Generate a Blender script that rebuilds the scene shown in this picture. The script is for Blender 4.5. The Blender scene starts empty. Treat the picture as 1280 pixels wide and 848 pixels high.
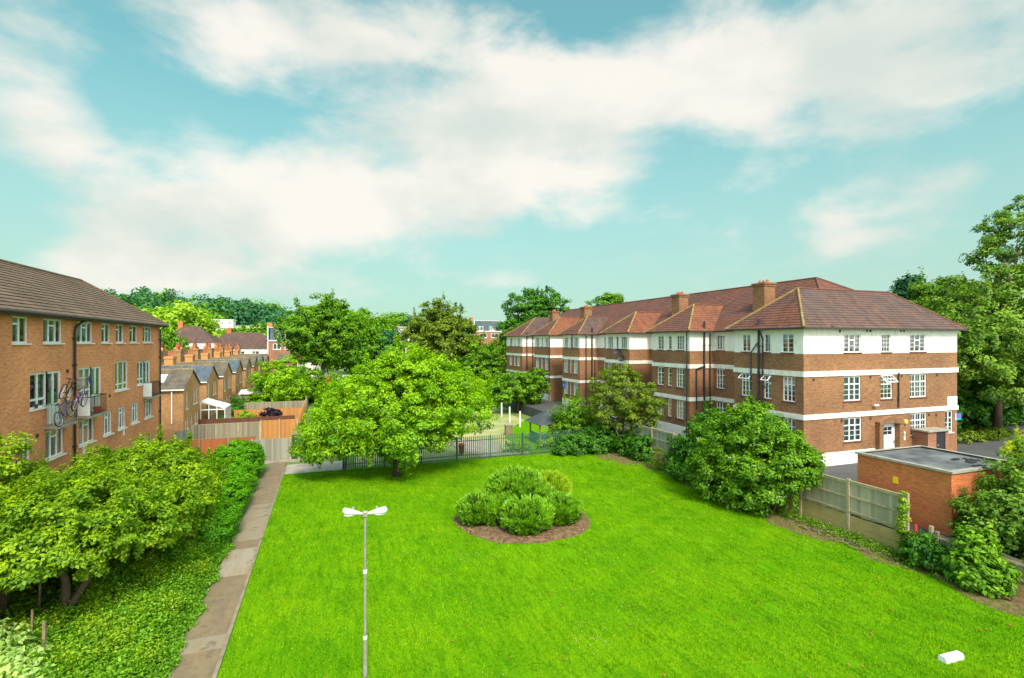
import bpy, math, random
import numpy as np
from mathutils import Vector, Matrix

random.seed(7)
R = math.radians
scene = bpy.context.scene
COL = scene.collection

# ------------------------------------------------------------------ camera
CAM_H = 9.2
YAW = math.atan(230 / 640)
cam_d = bpy.data.cameras.new("camera")
cam = bpy.data.objects.new("camera", cam_d)
COL.objects.link(cam)
cam.location = (0, 0, CAM_H)
cam.rotation_euler = (R(90), 0, -YAW)
cam_d.sensor_width = 36
cam_d.lens = 18
cam_d.shift_y = 3 / 1280
cam_d.clip_start = 0.1
cam_d.clip_end = 5000
scene.camera = cam
scene.render.resolution_x, scene.render.resolution_y = 1024, 678

# ------------------------------------------------------------------ view, sun, sky
scene.view_settings.view_transform = 'Standard'
scene.view_settings.look = 'None'
scene.view_settings.gamma = 1
scene.view_settings.exposure = 0.50
scene.view_settings.use_curve_mapping = False
scene.cycles.max_bounces = 6
scene.cycles.transparent_max_bounces = 8
scene.cycles.caustics_reflective = False
scene.cycles.caustics_refractive = False

SUN_EL, SUN_AZ = R(46), R(184)      # azimuth clockwise from +Y
sun_d = bpy.data.lights.new("sun", 'SUN')
sun_d.energy = 3.6
sun_d.angle = R(13)
sun_d.color = (1.0, 0.89, 0.72)
sun = bpy.data.objects.new("sun", sun_d)
COL.objects.link(sun)
to_sun = Vector((math.sin(SUN_AZ) * math.cos(SUN_EL), math.cos(SUN_AZ) * math.cos(SUN_EL), math.sin(SUN_EL)))
sun.rotation_euler = to_sun.to_track_quat('Z', 'Y').to_euler()

SINA, COSA = math.sin(YAW), math.cos(YAW)
def ray(px):
    """world X and Y per unit of camera scale for a picture column"""
    return 640 * SINA + (px - 640) * COSA, 640 * COSA - (px - 640) * SINA
def at(px, py, z=0.0):
    X, Y = ray(px); s = (CAM_H - z) / (py - 427)
    return X * s, Y * s
def y_on(px, x):
    X, Y = ray(px); return Y * x / X
def x_on(px, y):
    X, Y = ray(px); return X * y / Y
def z_at(px, py, y):
    X, Y = ray(px); return CAM_H - (py - 427) * y / Y

world = bpy.data.worlds.new("World"); scene.world = world
world.use_nodes = True
wn, wl = world.node_tree.nodes, world.node_tree.links
wn.clear()
def wnode(t, **k):
    n = wn.new(t)
    for a, b in k.items(): setattr(n, a, b)
    return n
def wmath(op, a, b=None, c=None, clamp=False):
    n = wn.new('ShaderNodeMath'); n.operation = op; n.use_clamp = clamp
    for i, v in enumerate((a, b, c)):
        if v is None: continue
        if isinstance(v, (int, float)): n.inputs[i].default_value = v
        else: wl.new(v, n.inputs[i])
    return n.outputs[0]
def build_world():
    out = wnode('ShaderNodeOutputWorld'); bg = wnode('ShaderNodeBackground')
    wl.new(bg.outputs[0], out.inputs[0])
    sky = wnode('ShaderNodeTexSky', sky_type='NISHITA', sun_disc=False)
    sky.sun_elevation = SUN_EL; sky.sun_rotation = SUN_AZ
    sky.air_density = 1.0; sky.dust_density = 0.6; sky.ozone_density = 1.2
    tc = wnode('ShaderNodeTexCoord')
    sep = wnode('ShaderNodeSeparateXYZ'); wl.new(tc.outputs['Generated'], sep.inputs[0])
    az = wmath('ARCTAN2', sep.outputs[0], sep.outputs[1])
    el = wmath('ARCSINE', sep.outputs[2])
    # cloud banks, each a soft patch of the sky at its own azimuth and elevation
    banks = [(10, 60, 110, 85, 1.0), (60, 130, 90, 60, .8), (235, 40, 170, 55, .75), (390, 25, 130, 60, 1.0), (520, 50, 100, 38, 1.0),
             (640, 35, 60, 30, .6), (235, 240, 130, 50, 1.25), (400, 250, 120, 48, 1.15), (300, 290, 160, 45, .9), (160, 330, 90, 45, 1.4),
             (260, 350, 150, 28, .9), (490, 160, 90, 45, .8), (620, 150, 130, 60, 1.2), (740, 130, 140, 55, 1.1), (720, 220, 150, 60, .9),
             (600, 250, 130, 55, .7), (880, 70, 150, 60, 1.0), (930, 160, 60, 40, .8), (1040, 30, 170, 60, 1.1), (1180, 90, 160, 60, .9), (1000, 120, 160, 50, .6),
             (1050, 265, 60, 45, .9), (1190, 235, 90, 35, .7), (1120, 290, 110, 25, .5), (850, 280, 60, 18, .4), (620, 350, 250, 30, .35)]
    tot = None
    for px, py, rx, ry, w in banks:
        X, Y = ray(px); a = math.atan2(X, Y)
        d = math.hypot(640, px - 640); e = math.atan((427 - py) / d)
        ra = rx * 640 / d ** 2 * 1.05; re = ry / d * math.cos(e) ** 2 * 1.15
        u = wmath('MULTIPLY', wmath('SUBTRACT', az, a), 1 / ra); v = wmath('MULTIPLY', wmath('SUBTRACT', el, e), 1 / re)
        q = wmath('ADD', wmath('MULTIPLY', u, u), wmath('MULTIPLY', v, v))
        g = wmath('MULTIPLY', wmath('EXPONENT', wmath('MULTIPLY', q, -1.0)), w)
        tot = g if tot is None else wmath('ADD', tot, g)
    mp = wnode('ShaderNodeMapping'); mp.inputs['Scale'].default_value = (1, 1, 2.0)
    wl.new(tc.outputs['Generated'], mp.inputs[0])
    nz = wnode('ShaderNodeTexNoise'); nz.inputs['Scale'].default_value = 4.6; nz.inputs['Detail'].default_value = 9; nz.inputs['Roughness'].default_value = .56; nz.inputs['Distortion'].default_value = .2
    wl.new(mp.outputs[0], nz.inputs[0])
    nz2 = wnode('ShaderNodeTexNoise'); nz2.inputs['Scale'].default_value = 3.4; nz2.inputs['Detail'].default_value = 7
    wl.new(mp.outputs[0], nz2.inputs[0])
    # unseen sky behind the viewpoint: cloud thickened here to give warmer fill light
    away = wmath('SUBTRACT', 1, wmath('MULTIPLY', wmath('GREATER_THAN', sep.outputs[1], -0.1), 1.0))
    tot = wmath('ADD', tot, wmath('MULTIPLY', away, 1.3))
    dens = wmath('ADD', wmath('MULTIPLY', tot, 0.72), wmath('MULTIPLY', wmath('SUBTRACT', nz.outputs[0], 0.5), 2.9))
    ramp = wnode('ShaderNodeMapRange', interpolation_type='SMOOTHSTEP')
    ramp.inputs['From Min'].default_value = 0.28; ramp.inputs['From Max'].default_value = 1.2; ramp.inputs['To Max'].default_value = .93
    wl.new(dens, ramp.inputs['Value'])
    # air: teal overhead to pale green-white at the horizon
    tint = wnode('ShaderNodeMix', data_type='RGBA', blend_type='MULTIPLY'); tint.inputs[0].default_value = 1
    wl.new(sky.outputs[0], tint.inputs[6]); tint.inputs[7].default_value = (0.58, 1.90, 1.36, 1)
    mistf = wnode('ShaderNodeMapRange', interpolation_type='SMOOTHSTEP')
    mistf.inputs['From Min'].default_value = 0.0; mistf.inputs['From Max'].default_value = .55; mistf.inputs['To Min'].default_value = .88; mistf.inputs['To Max'].default_value = 0.24
    wl.new(el, mistf.inputs['Value'])
    mist = wnode('ShaderNodeMix', data_type='RGBA')
    wl.new(mistf.outputs[0], mist.inputs[0]); wl.new(tint.outputs[2], mist.inputs[6]); mist.inputs[7].default_value = (4.0, 4.75, 4.25, 1)
    cc = wnode('ShaderNodeMix', data_type='RGBA'); cs = wnode('ShaderNodeMapRange', interpolation_type='SMOOTHSTEP'); cs.inputs['From Min'].default_value = .36; cs.inputs['From Max'].default_value = .62
    wl.new(nz2.outputs[0], cs.inputs['Value']); wl.new(cs.outputs[0], cc.inputs[0])
    cc.inputs[6].default_value = (5.5, 5.9, 5.45, 1); cc.inputs[7].default_value = (7.6, 7.15, 6.55, 1)
    mix = wnode('ShaderNodeMix', data_type='RGBA')
    wl.new(ramp.outputs[0], mix.inputs[0]); wl.new(mist.outputs[2], mix.inputs[6]); wl.new(cc.outputs[2], mix.inputs[7])
    # unseen sky toward the sun, brightened as added fill light for the facades
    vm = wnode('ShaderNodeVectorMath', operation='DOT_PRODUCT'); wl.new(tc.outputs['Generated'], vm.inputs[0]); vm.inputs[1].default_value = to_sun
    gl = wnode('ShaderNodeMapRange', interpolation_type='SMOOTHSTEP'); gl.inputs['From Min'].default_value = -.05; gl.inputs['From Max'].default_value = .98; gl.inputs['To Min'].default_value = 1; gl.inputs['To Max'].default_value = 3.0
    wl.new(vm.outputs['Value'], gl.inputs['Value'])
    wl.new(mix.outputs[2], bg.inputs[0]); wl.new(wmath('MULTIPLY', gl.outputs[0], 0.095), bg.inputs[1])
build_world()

# ------------------------------------------------------------------ materials
def newmat(name):
    m = bpy.data.materials.new(name); m.use_nodes = True
    nt = m.node_tree; b = nt.nodes['Principled BSDF']
    return m, nt, b
def N(nt, t, **k):
    n = nt.nodes.new(t)
    for a, b in k.items(): setattr(n, a, b)
    return n
def rgba(c): return (c[0], c[1], c[2], 1)
def noise(nt, scale, detail=4, vec=None, rough=.55):
    n = N(nt, 'ShaderNodeTexNoise'); n.inputs['Scale'].default_value = scale; n.inputs['Detail'].default_value = detail; n.inputs['Roughness'].default_value = rough
    if vec is not None: nt.links.new(vec, n.inputs['Vector'])
    return n.outputs[0]
def coords(nt, kind='Object'):
    return N(nt, 'ShaderNodeTexCoord').outputs[kind]
def maprange(nt, v, a, b, c=0., d=1.):
    n = N(nt, 'ShaderNodeMapRange'); n.inputs['From Min'].default_value = a; n.inputs['From Max'].default_value = b
    n.inputs['To Min'].default_value = c; n.inputs['To Max'].default_value = d; nt.links.new(v, n.inputs['Value']); return n.outputs[0]
def mixc(nt, f, a, b, bt='MIX'):
    n = N(nt, 'ShaderNodeMix', data_type='RGBA', blend_type=bt)
    for i, v in ((0, f), (6, a), (7, b)):
        if isinstance(v, (int, float)): n.inputs[i].default_value = v
        elif isinstance(v, tuple): n.inputs[i].default_value = rgba(v)
        else: nt.links.new(v, n.inputs[i])
    return n.outputs[2]
def bump(nt, b, h, strength=.3, dist=.02):
    n = N(nt, 'ShaderNodeBump'); n.inputs['Strength'].default_value = strength; n.inputs['Distance'].default_value = dist
    nt.links.new(h, n.inputs['Height']); nt.links.new(n.outputs[0], b.inputs['Normal'])

def mat_plain(name, c, c2=None, rough=.7, metal=0., scale=6, detail=5, bmp=.15):
    m, nt, b = newmat(name)
    c2 = c2 or tuple(v * .72 for v in c)
    f = maprange(nt, noise(nt, scale, detail, coords(nt)), .35, .68)
    nt.links.new(mixc(nt, f, c, c2), b.inputs['Base Color'])
    b.inputs['Roughness'].default_value = rough; b.inputs['Metallic'].default_value = metal
    if bmp: bump(nt, b, noise(nt, scale * 6, 3, coords(nt)), bmp, .01)
    return m
def mat_brick(name, c1, c2, mortar, bw=.225, bh=.075, patch=None, dirt=.25):
    m, nt, b = newmat(name)
    uv = coords(nt, 'UV')
    bt = N(nt, 'ShaderNodeTexBrick')
    bt.inputs['Color1'].default_value = rgba(c1); bt.inputs['Color2'].default_value = rgba(c2); bt.inputs['Mortar'].default_value = rgba(mortar)
    bt.inputs['Scale'].default_value = 1; bt.inputs['Mortar Size'].default_value = .007; bt.inputs['Mortar Smooth'].default_value = .3
    bt.inputs['Brick Width'].default_value = bw; bt.inputs['Row Height'].default_value = bh; bt.inputs['Bias'].default_value = -.1
    nt.links.new(uv, bt.inputs['Vector'])
    col = bt.outputs[0]
    # groups of burnt and pale bricks, several courses at a time
    mp = N(nt, 'ShaderNodeMapping'); mp.inputs['Scale'].default_value = (1.1, 4.4, 1); nt.links.new(uv, mp.inputs[0])
    f = maprange(nt, noise(nt, 1.9, 6, mp.outputs[0], .75), .42, .66)
    col = mixc(nt, maprange(nt, noise(nt, 2.6, 7, mp.outputs[0], .85), .48, .62, 0, .9), col, patch or tuple(v * .5 for v in c1))
    mp3 = N(nt, 'ShaderNodeMapping'); mp3.inputs['Scale'].default_value = (2.0, 6.5, 1); mp3.inputs['Location'].default_value = (7, 3, 0); nt.links.new(uv, mp3.inputs[0])
    col = mixc(nt, maprange(nt, noise(nt, 2.2, 5, mp3.outputs[0], .8), .52, .66, 0, .55), col, tuple(min(.9, v * 1.55) for v in c1))
    g = maprange(nt, noise(nt, .35, 4, uv), .35, .7, 1.0 + dirt * .4, 1.0 - dirt)
    cmb = N(nt, 'ShaderNodeCombineColor'); [nt.links.new(g, cmb.inputs[i]) for i in range(3)]
    col = mixc(nt, 1., col, cmb.outputs[0], 'MULTIPLY')
    nt.links.new(col, b.inputs['Base Color']); b.inputs['Roughness'].default_value = .85
    bump(nt, b, bt.outputs['Fac'], -.4, .008)
    return m
def mat_tiles(name, c1, c2, c3, lichen=(.30, .27, .10), lam=.35, tw=.2, th=.26):
    m, nt, b = newmat(name)
    uv = coords(nt, 'UV')
    bt = N(nt, 'ShaderNodeTexBrick')
    bt.inputs['Color1'].default_value = rgba(c1); bt.inputs['Color2'].default_value = rgba(c2); bt.inputs['Mortar'].default_value = rgba(tuple(v * .35 for v in c1))
    bt.inputs['Scale'].default_value = 1; bt.inputs['Mortar Size'].default_value = .012; bt.inputs['Brick Width'].default_value = tw; bt.inputs['Row Height'].default_value = th
    nt.links.new(uv, bt.inputs['Vector'])
    col = mixc(nt, maprange(nt, noise(nt, .45, 6, uv, .7), .4, .62), bt.outputs[0], c3)
    col = mixc(nt, .2, col, bt.outputs[0])
    mpr = N(nt, 'ShaderNodeMapping'); mpr.inputs['Scale'].default_value = (1, .35, 1); nt.links.new(uv, mpr.inputs[0])
    col = mixc(nt, maprange(nt, noise(nt, 1.7, 6, mpr.outputs[0], .8), .44, .62, 0, .8), col, tuple(v * .5 for v in c2))
    col = mixc(nt, maprange(nt, noise(nt, 5, 6, uv, .8), .58, .7, 0, lam), col, lichen)
    nt.links.new(col, b.inputs['Base Color']); b.inputs['Roughness'].default_value = .8
    bump(nt, b, bt.outputs['Fac'], -.6, .02)
    return m
def mat_wood(name, c1, c2, board=.14, rough=.8, horizontal=False):
    m, nt, b = newmat(name)
    uv = coords(nt, 'UV')
    mp = N(nt, 'ShaderNodeMapping'); mp.inputs['Scale'].default_value = (1 / board, .6, 1)
    nt.links.new(uv, mp.inputs[0])
    if horizontal: mp.inputs['Rotation'].default_value = (0, 0, R(90))
    wn_ = N(nt, 'ShaderNodeTexWhiteNoise', noise_dimensions='1D')
    sp = N(nt, 'ShaderNodeSeparateXYZ'); nt.links.new(mp.outputs[0], sp.inputs[0])
    fl = N(nt, 'ShaderNodeMath', operation='FLOOR'); nt.links.new(sp.outputs[0], fl.inputs[0]); nt.links.new(fl.outputs[0], wn_.inputs['W'])
    mp2 = N(nt, 'ShaderNodeMapping'); mp2.inputs['Scale'].default_value = (14, 1.2, 1) if not horizontal else (1.2, 14, 1); nt.links.new(uv, mp2.inputs[0])
    f = N(nt, 'ShaderNodeMath', operation='ADD'); nt.links.new(wn_.outputs['Value'], f.inputs[0]); nt.links.new(noise(nt, 2, 6, mp2.outputs[0]), f.inputs[1])
    col = mixc(nt, maprange(nt, f.outputs[0], .45, 1.5), c1, c2)
    fr = N(nt, 'ShaderNodeMath', operation='FRACT'); nt.links.new(sp.outputs[0], fr.inputs[0])
    edge = maprange(nt, fr.outputs[0], 0, .08, .45, 1)
    cmb = N(nt, 'ShaderNodeCombineColor'); [nt.links.new(edge, cmb.inputs[i]) for i in range(3)]
    col = mixc(nt, 1., col, cmb.outputs[0], 'MULTIPLY')
    nt.links.new(col, b.inputs['Base Color']); b.inputs['Roughness'].default_value = rough
    return m
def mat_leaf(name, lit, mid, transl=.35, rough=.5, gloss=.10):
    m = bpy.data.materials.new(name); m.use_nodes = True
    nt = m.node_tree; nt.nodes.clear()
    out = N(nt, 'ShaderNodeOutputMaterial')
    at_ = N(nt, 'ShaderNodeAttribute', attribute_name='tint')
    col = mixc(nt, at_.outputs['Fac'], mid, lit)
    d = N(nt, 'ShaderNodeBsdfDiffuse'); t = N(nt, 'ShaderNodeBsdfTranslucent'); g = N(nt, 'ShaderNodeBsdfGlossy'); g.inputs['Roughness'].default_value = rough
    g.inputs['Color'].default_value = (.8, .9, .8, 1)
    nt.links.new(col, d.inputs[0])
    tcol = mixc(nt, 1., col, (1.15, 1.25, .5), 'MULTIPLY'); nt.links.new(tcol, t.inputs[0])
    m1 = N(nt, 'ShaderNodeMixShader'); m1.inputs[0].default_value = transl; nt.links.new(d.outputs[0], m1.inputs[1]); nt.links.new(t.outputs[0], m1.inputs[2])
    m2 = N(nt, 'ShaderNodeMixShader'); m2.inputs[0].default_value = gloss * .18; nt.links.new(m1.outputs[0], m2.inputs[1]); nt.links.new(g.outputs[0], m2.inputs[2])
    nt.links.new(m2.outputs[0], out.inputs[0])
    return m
def mat_glass(name):
    m = bpy.data.materials.new(name); m.use_nodes = True
    nt = m.node_tree; nt.nodes.clear()
    out = N(nt, 'ShaderNodeOutputMaterial'); tr = N(nt, 'ShaderNodeBsdfTransparent'); g = N(nt, 'ShaderNodeBsdfGlossy'); g.inputs['Roughness'].default_value = .03
    tr.inputs[0].default_value = (.82, .88, .88, 1)
    fr = N(nt, 'ShaderNodeFresnel'); fr.inputs[0].default_value = 1.6
    f = maprange(nt, fr.outputs[0], 0, 1, .22, 1.0)
    mx = N(nt, 'ShaderNodeMixShader'); nt.links.new(f, mx.inputs[0]); nt.links.new(tr.outputs[0], mx.inputs[1]); nt.links.new(g.outputs[0], mx.inputs[2])
    nt.links.new(mx.outputs[0], out.inputs[0])
    return m

M = {}
M['brick_orange'] = mat_brick('orange_brick', (.88, .30, .125), (.72, .205, .080), (.62, .34, .20), patch=(.42, .145, .06))
M['brick_brown'] = mat_brick('brown_brick', (.31, .132, .052), (.19, .080, .036), (.33, .21, .12), patch=(.085, .040, .024))
M['brick_red'] = mat_brick('red_brick', (.62, .165, .045), (.50, .12, .034), (.42, .22, .12), patch=(.30, .08, .03))
M['brick_yellow'] = mat_brick('stock_brick', (.70, .30, .095), (.56, .22, .07), (.42, .28, .16), patch=(.26, .12, .05))
M['brick_dark'] = mat_brick('stock_brick_dark', (.42, .20, .075), (.30, .14, .055), (.36, .24, .13), patch=(.17, .08, .04))
M['brick_far'] = mat_brick('dull_brick', (.36, .14, .075), (.27, .10, .055), (.33, .22, .15), patch=(.18, .07, .045))
def mat_streaked(name, c, stain, amt):
    m, nt, b = newmat(name); uv = coords(nt, 'UV')
    mp = N(nt, 'ShaderNodeMapping'); mp.inputs['Scale'].default_value = (5, .5, 1); nt.links.new(uv, mp.inputs[0])
    col = mixc(nt, maprange(nt, noise(nt, 1.3, 6, mp.outputs[0], .7), .5, .72, 0, amt), c, stain)
    col = mixc(nt, maprange(nt, noise(nt, 1.6, 5, uv, .7), .48, .7, 0, amt * .8), col, stain)
    nt.links.new(col, b.inputs['Base Color']); b.inputs['Roughness'].default_value = .8
    return m
M['render'] = mat_streaked('white_render', (.82, .79, .74), (.50, .44, .36), .45)
M['band'] = mat_streaked('white_band_paint', (.80, .77, .71), (.40, .34, .26), .65)
M['white'] = mat_plain('white_gloss_paint', (.82, .82, .82), (.74, .74, .74), .35, scale=3, bmp=0)
M['upvc'] = mat_plain('white_upvc', (.84, .85, .86), (.76, .77, .79), .3, scale=2, bmp=0)
M['black'] = mat_plain('black_pipe_paint', (.018, .019, .024), (.03, .03, .035), .45, scale=5, bmp=0)
M['gutter'] = mat_plain('dark_gutter', (.03, .022, .022), (.05, .035, .03), .5, scale=4, bmp=0)
M['tile_brown'] = mat_tiles('brown_concrete_tiles', (.23, .135, .085), (.16, .095, .06), (.12, .078, .054), lam=.25, tw=.3, th=.3)
M['tile_red'] = mat_tiles('red_clay_tiles', (.26, .075, .040), (.15, .050, .032), (.095, .050, .046), lichen=(.36, .25, .10), lam=.45)
M['tile_plum'] = mat_tiles('plum_clay_tiles', (.18, .082, .060), (.115, .056, .045), (.085, .058, .058), lichen=(.29, .20, .10), lam=.3)
M['tile_orange'] = mat_tiles('orange_clay_tiles', (.36, .105, .034), (.22, .065, .026), (.13, .052, .036), lichen=(.42, .32, .10), lam=.5)
M['slate'] = mat_tiles('grey_slate', (.16, .13, .10), (.10, .088, .072), (.20, .15, .09), lichen=(.2, .19, .12), lam=.4)
M['slate_blue'] = mat_tiles('blue_slate', (.10, .13, .17), (.075, .10, .14), (.13, .15, .17), lichen=(.2, .2, .18), lam=.3)
M['hip'] = mat_plain('lichened_hip_tiles', (.30, .21, .07), (.16, .085, .04), .85, scale=3)
M['pot'] = mat_plain('terracotta', (.44, .13, .05), (.30, .09, .04), .75, scale=4)
M['asphalt'] = mat_plain('asphalt', (.055, .053, .058), (.075, .072, .075), .85, scale=.8)
M['dark_slate'] = mat_plain('dark_shelter_shingles', (.045, .052, .062), (.07, .075, .08), .8)
M['felt'] = mat_plain('roofing_felt', (.055, .053, .060), (.17, .165, .17), .7, scale=1.0)
M['concrete'] = mat_plain('concrete', (.36, .32, .26), (.25, .22, .17), .85, scale=2.5)
M['conc_pale'] = mat_plain('pale_concrete', (.36, .31, .26), (.26, .22, .18), .85, scale=1.5)
M['edging'] = mat_plain('stained_concrete_edging', (.27, .21, .14), (.17, .13, .085), .9, scale=2)
M['coping'] = mat_plain('grey_coping', (.34, .31, .27), (.22, .20, .17), .85, scale=3)
M['bark'] = mat_plain('bark', (.10, .065, .040), (.055, .036, .024), .9, scale=7, bmp=.8)
M['bark_pale'] = mat_plain('pale_bark', (.25, .18, .11), (.14, .10, .06), .9, scale=7, bmp=.8)
M['soil'] = mat_plain('bare_soil', (.22, .125, .06), (.07, .042, .025), .95, scale=6, bmp=1.)
M['dirt'] = mat_plain('trodden_dirt', (.40, .33, .16), (.20, .27, .06), .95, scale=.5)
M['roof_red_paint'] = mat_plain('red_painted_boards', (.42, .05, .05), (.34, .05, .045), .6)
M['steel'] = mat_plain('galvanised_steel', (.34, .34, .33), (.26, .22, .13), .5, metal=.3, scale=5, bmp=0)
M['green_paint'] = mat_plain('green_fence_paint', (.030, .080, .045), (.05, .11, .07), .55, scale=5, bmp=0)
M['teal_paint'] = mat_plain('teal_paint', (.01, .20, .17), (.02, .15, .13), .55, scale=5, bmp=0)
M['green_board'] = mat_wood('dark_green_boards', (.008, .07, .055), (.012, .05, .04))
M['wood_grey'] = mat_wood('weathered_boards', (.30, .24, .18), (.17, .135, .10))
M['wood_silver'] = mat_wood('silvered_boards', (.33, .31, .27), (.20, .19, .15))
M['wood_pale'] = mat_wood('pale_grey_boards', (.42, .375, .27), (.28, .25, .18), .16)
M['wood_orange'] = mat_wood('orange_stained_boards', (.50, .22, .06), (.38, .15, .045))
M['wood_rust'] = mat_wood('rust_stained_boards', (.38, .11, .035), (.26, .075, .03))
M['wood_dark'] = mat_wood('dark_stained_boards', (.14, .04, .025), (.09, .03, .02))
M['wood_rail'] = mat_plain('fence_rail_wood', (.44, .36, .22), (.28, .23, .14), .85, scale=4)
M['board_yellow'] = mat_plain('mossy_gravel_board', (.42, .31, .12), (.30, .23, .09), .9, scale=1.5)
M['glass'] = mat_glass('window_glass')
M['curtain'] = mat_plain('net_curtain', (.66, .67, .68), (.50, .52, .55), .9, scale=4, bmp=0)
M['curtain_green'] = mat_plain('green_curtain', (.22, .42, .36), (.16, .33, .28), .9, scale=4, bmp=0)
M['curtain_blue'] = mat_plain('blue_curtain', (.25, .36, .62), (.20, .28, .50), .9, scale=4, bmp=0)
M['curtain_dark'] = mat_plain('dark_curtain', (.12, .11, .12), (.08, .08, .09), .9, scale=4, bmp=0)
M['dark'] = mat_plain('dark_board', (.012, .012, .02), (.02, .02, .03), .6, bmp=0)
M['redtile_sill'] = mat_plain('red_tile_sill', (.16, .045, .035), (.11, .035, .03), .7, bmp=0)
M['lampwhite'] = mat_plain('lamp_housing', (.70, .72, .74), (.58, .60, .63), .35, bmp=0)
M['rubber'] = mat_plain('tyre_rubber', (.015, .015, .017), (.02, .02, .02), .7, bmp=0)
M['rim'] = mat_plain('rim_metal', (.6, .6, .62), (.5, .5, .52), .3, metal=.6, bmp=0)
M['purple'] = mat_plain('purple_bike_paint', (.30, .08, .36), (.22, .06, .28), .35, bmp=0)
M['bluepaint'] = mat_plain('blue_bike_paint', (.03, .05, .22), (.02, .04, .16), .35, bmp=0)
M['signblue'] = mat_plain('blue_sign', (.02, .16, .62), (.02, .14, .55), .4, bmp=0)
M['signteal'] = mat_plain('teal_sign', (.01, .36, .50), (.01, .33, .46), .4, bmp=0)
M['signred'] = mat_plain('red_sign', (.62, .04, .12), (.55, .04, .10), .4, bmp=0)
M['yellow'] = mat_plain('yellow_sign', (.85, .62, .01), (.80, .56, .01), .45, bmp=0)
M['red'] = mat_plain('red_plastic', (.62, .05, .03), (.5, .04, .03), .5, bmp=0)
M['carwhite'] = mat_plain('white_car_paint', (.75, .76, .78), (.72, .73, .75), .2, bmp=0)
M['carred'] = mat_plain('red_car_paint', (.45, .02, .03), (.42, .02, .03), .2, bmp=0)
M['carsilver'] = mat_plain('silver_car_paint', (.38, .42, .50), (.36, .40, .47), .25, metal=.4, bmp=0)
M['tint'] = mat_plain('car_window', (.02, .025, .03), (.02, .025, .03), .1, bmp=0)

def mat_lawn():
    m, nt, b = newmat('lawn_turf')
    o = coords(nt)
    c = mixc(nt, maprange(nt, noise(nt, .35, 5, o), .38, .66), (.105, .27, .002), (.17, .33, .0025))
    mp = N(nt, 'ShaderNodeMapping'); mp.inputs['Scale'].default_value = (3, .5, 1); mp.inputs['Rotation'].default_value = (0, 0, R(-62)); nt.links.new(o, mp.inputs[0])
    c = mixc(nt, maprange(nt, noise(nt, 1.6, 6, mp.outputs[0], .7), .44, .62, 0, .75), c, (.045, .18, .002))
    c = mixc(nt, maprange(nt, noise(nt, 9, 5, o, .8), .52, .7, 0, .5), c, (.04, .165, .002))
    # thin worn spots
    c = mixc(nt, maprange(nt, noise(nt, .9, 5, o, .75), .65, .73, 0, .85), c, (.24, .20, .03))
    nt.links.new(c, b.inputs['Base Color']); b.inputs['Roughness'].default_value = .85
    b.inputs['Specular IOR Level'].default_value = .03
    bump(nt, b, noise(nt, 18, 5, o, .7), .9, .05)
    return m
M['lawn'] = mat_lawn()
def mat_blade(name, a, bcol):
    m, nt, b = newmat(name)
    at_ = N(nt, 'ShaderNodeAttribute', attribute_name='tint')
    nt.links.new(mixc(nt, at_.outputs['Fac'], a, bcol), b.inputs['Base Color'])
    b.inputs['Roughness'].default_value = .7; b.inputs['Specular IOR Level'].default_value = .03
    return m
M['blade'] = mat_blade('grass_blades', (.035, .15, .002), (.22, .39, .003))
def mat_ground():
    m, nt, b = newmat('rough_ground')
    o = coords(nt)
    c = mixc(nt, maprange(nt, noise(nt, .12, 6, o), .4, .6), (.07, .17, .015), (.13, .20, .03))
    c = mixc(nt, maprange(nt, noise(nt, .6, 6, o, .7), .5, .7), c, (.17, .16, .07))
    nt.links.new(c, b.inputs['Base Color']); b.inputs['Roughness'].default_value = .95
    bump(nt, b, noise(nt, 4, 5, o), .8, .1)
    return m
M['ground'] = mat_ground()
def mat_path():
    m, nt, b = newmat('patched_path')
    o = coords(nt)
    sp = N(nt, 'ShaderNodeSeparateXYZ'); nt.links.new(o, sp.inputs[0])
    n1 = noise(nt, 2.2, 6, o, .7)
    c = mixc(nt, maprange(nt, n1, .38, .66), (.19, .135, .085), (.26, .18, .105))
    # relaid concrete bays along the way
    for y0, y1, col in ((17.4, 18.2, (.29, .225, .16)), (22.6, 25.4, (.36, .29, .225)), (26.4, 32.0, (.30, .225, .155))):
        a = N(nt, 'ShaderNodeMath', operation='GREATER_THAN'); nt.links.new(sp.outputs[1], a.inputs[0]); a.inputs[1].default_value = y0
        z = N(nt, 'ShaderNodeMath', operation='LESS_THAN'); nt.links.new(sp.outputs[1], z.inputs[0]); z.inputs[1].default_value = y1
        f = N(nt, 'ShaderNodeMath', operation='MULTIPLY'); nt.links.new(a.outputs[0], f.inputs[0]); nt.links.new(z.outputs[0], f.inputs[1])
        c = mixc(nt, f.outputs[0], c, col)
    mp = N(nt, 'ShaderNodeMapping'); mp.inputs['Scale'].default_value = (2.0, .35, 1); nt.links.new(o, mp.inputs[0])
    c = mixc(nt, maprange(nt, noise(nt, 1.3, 6, mp.outputs[0], .6), .5, .66, 0, .7), c, (.30, .18, .075))
    c = mixc(nt, maprange(nt, noise(nt, 1.1, 6, o, .7), .56, .64, 0, .55), c, (.08, .058, .04))
    c = mixc(nt, maprange(nt, noise(nt, 40, 3, o, .7), .3, .7, 0, .35), c, (.06, .05, .04))
    nt.links.new(c, b.inputs['Base Color'])
    nt.links.new(maprange(nt, n1, .4, .65, .45, .9), b.inputs['Roughness'])
    bump(nt, b, noise(nt, 30, 4, o), .4, .01)
    return m
M['path'] = mat_path()

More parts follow.
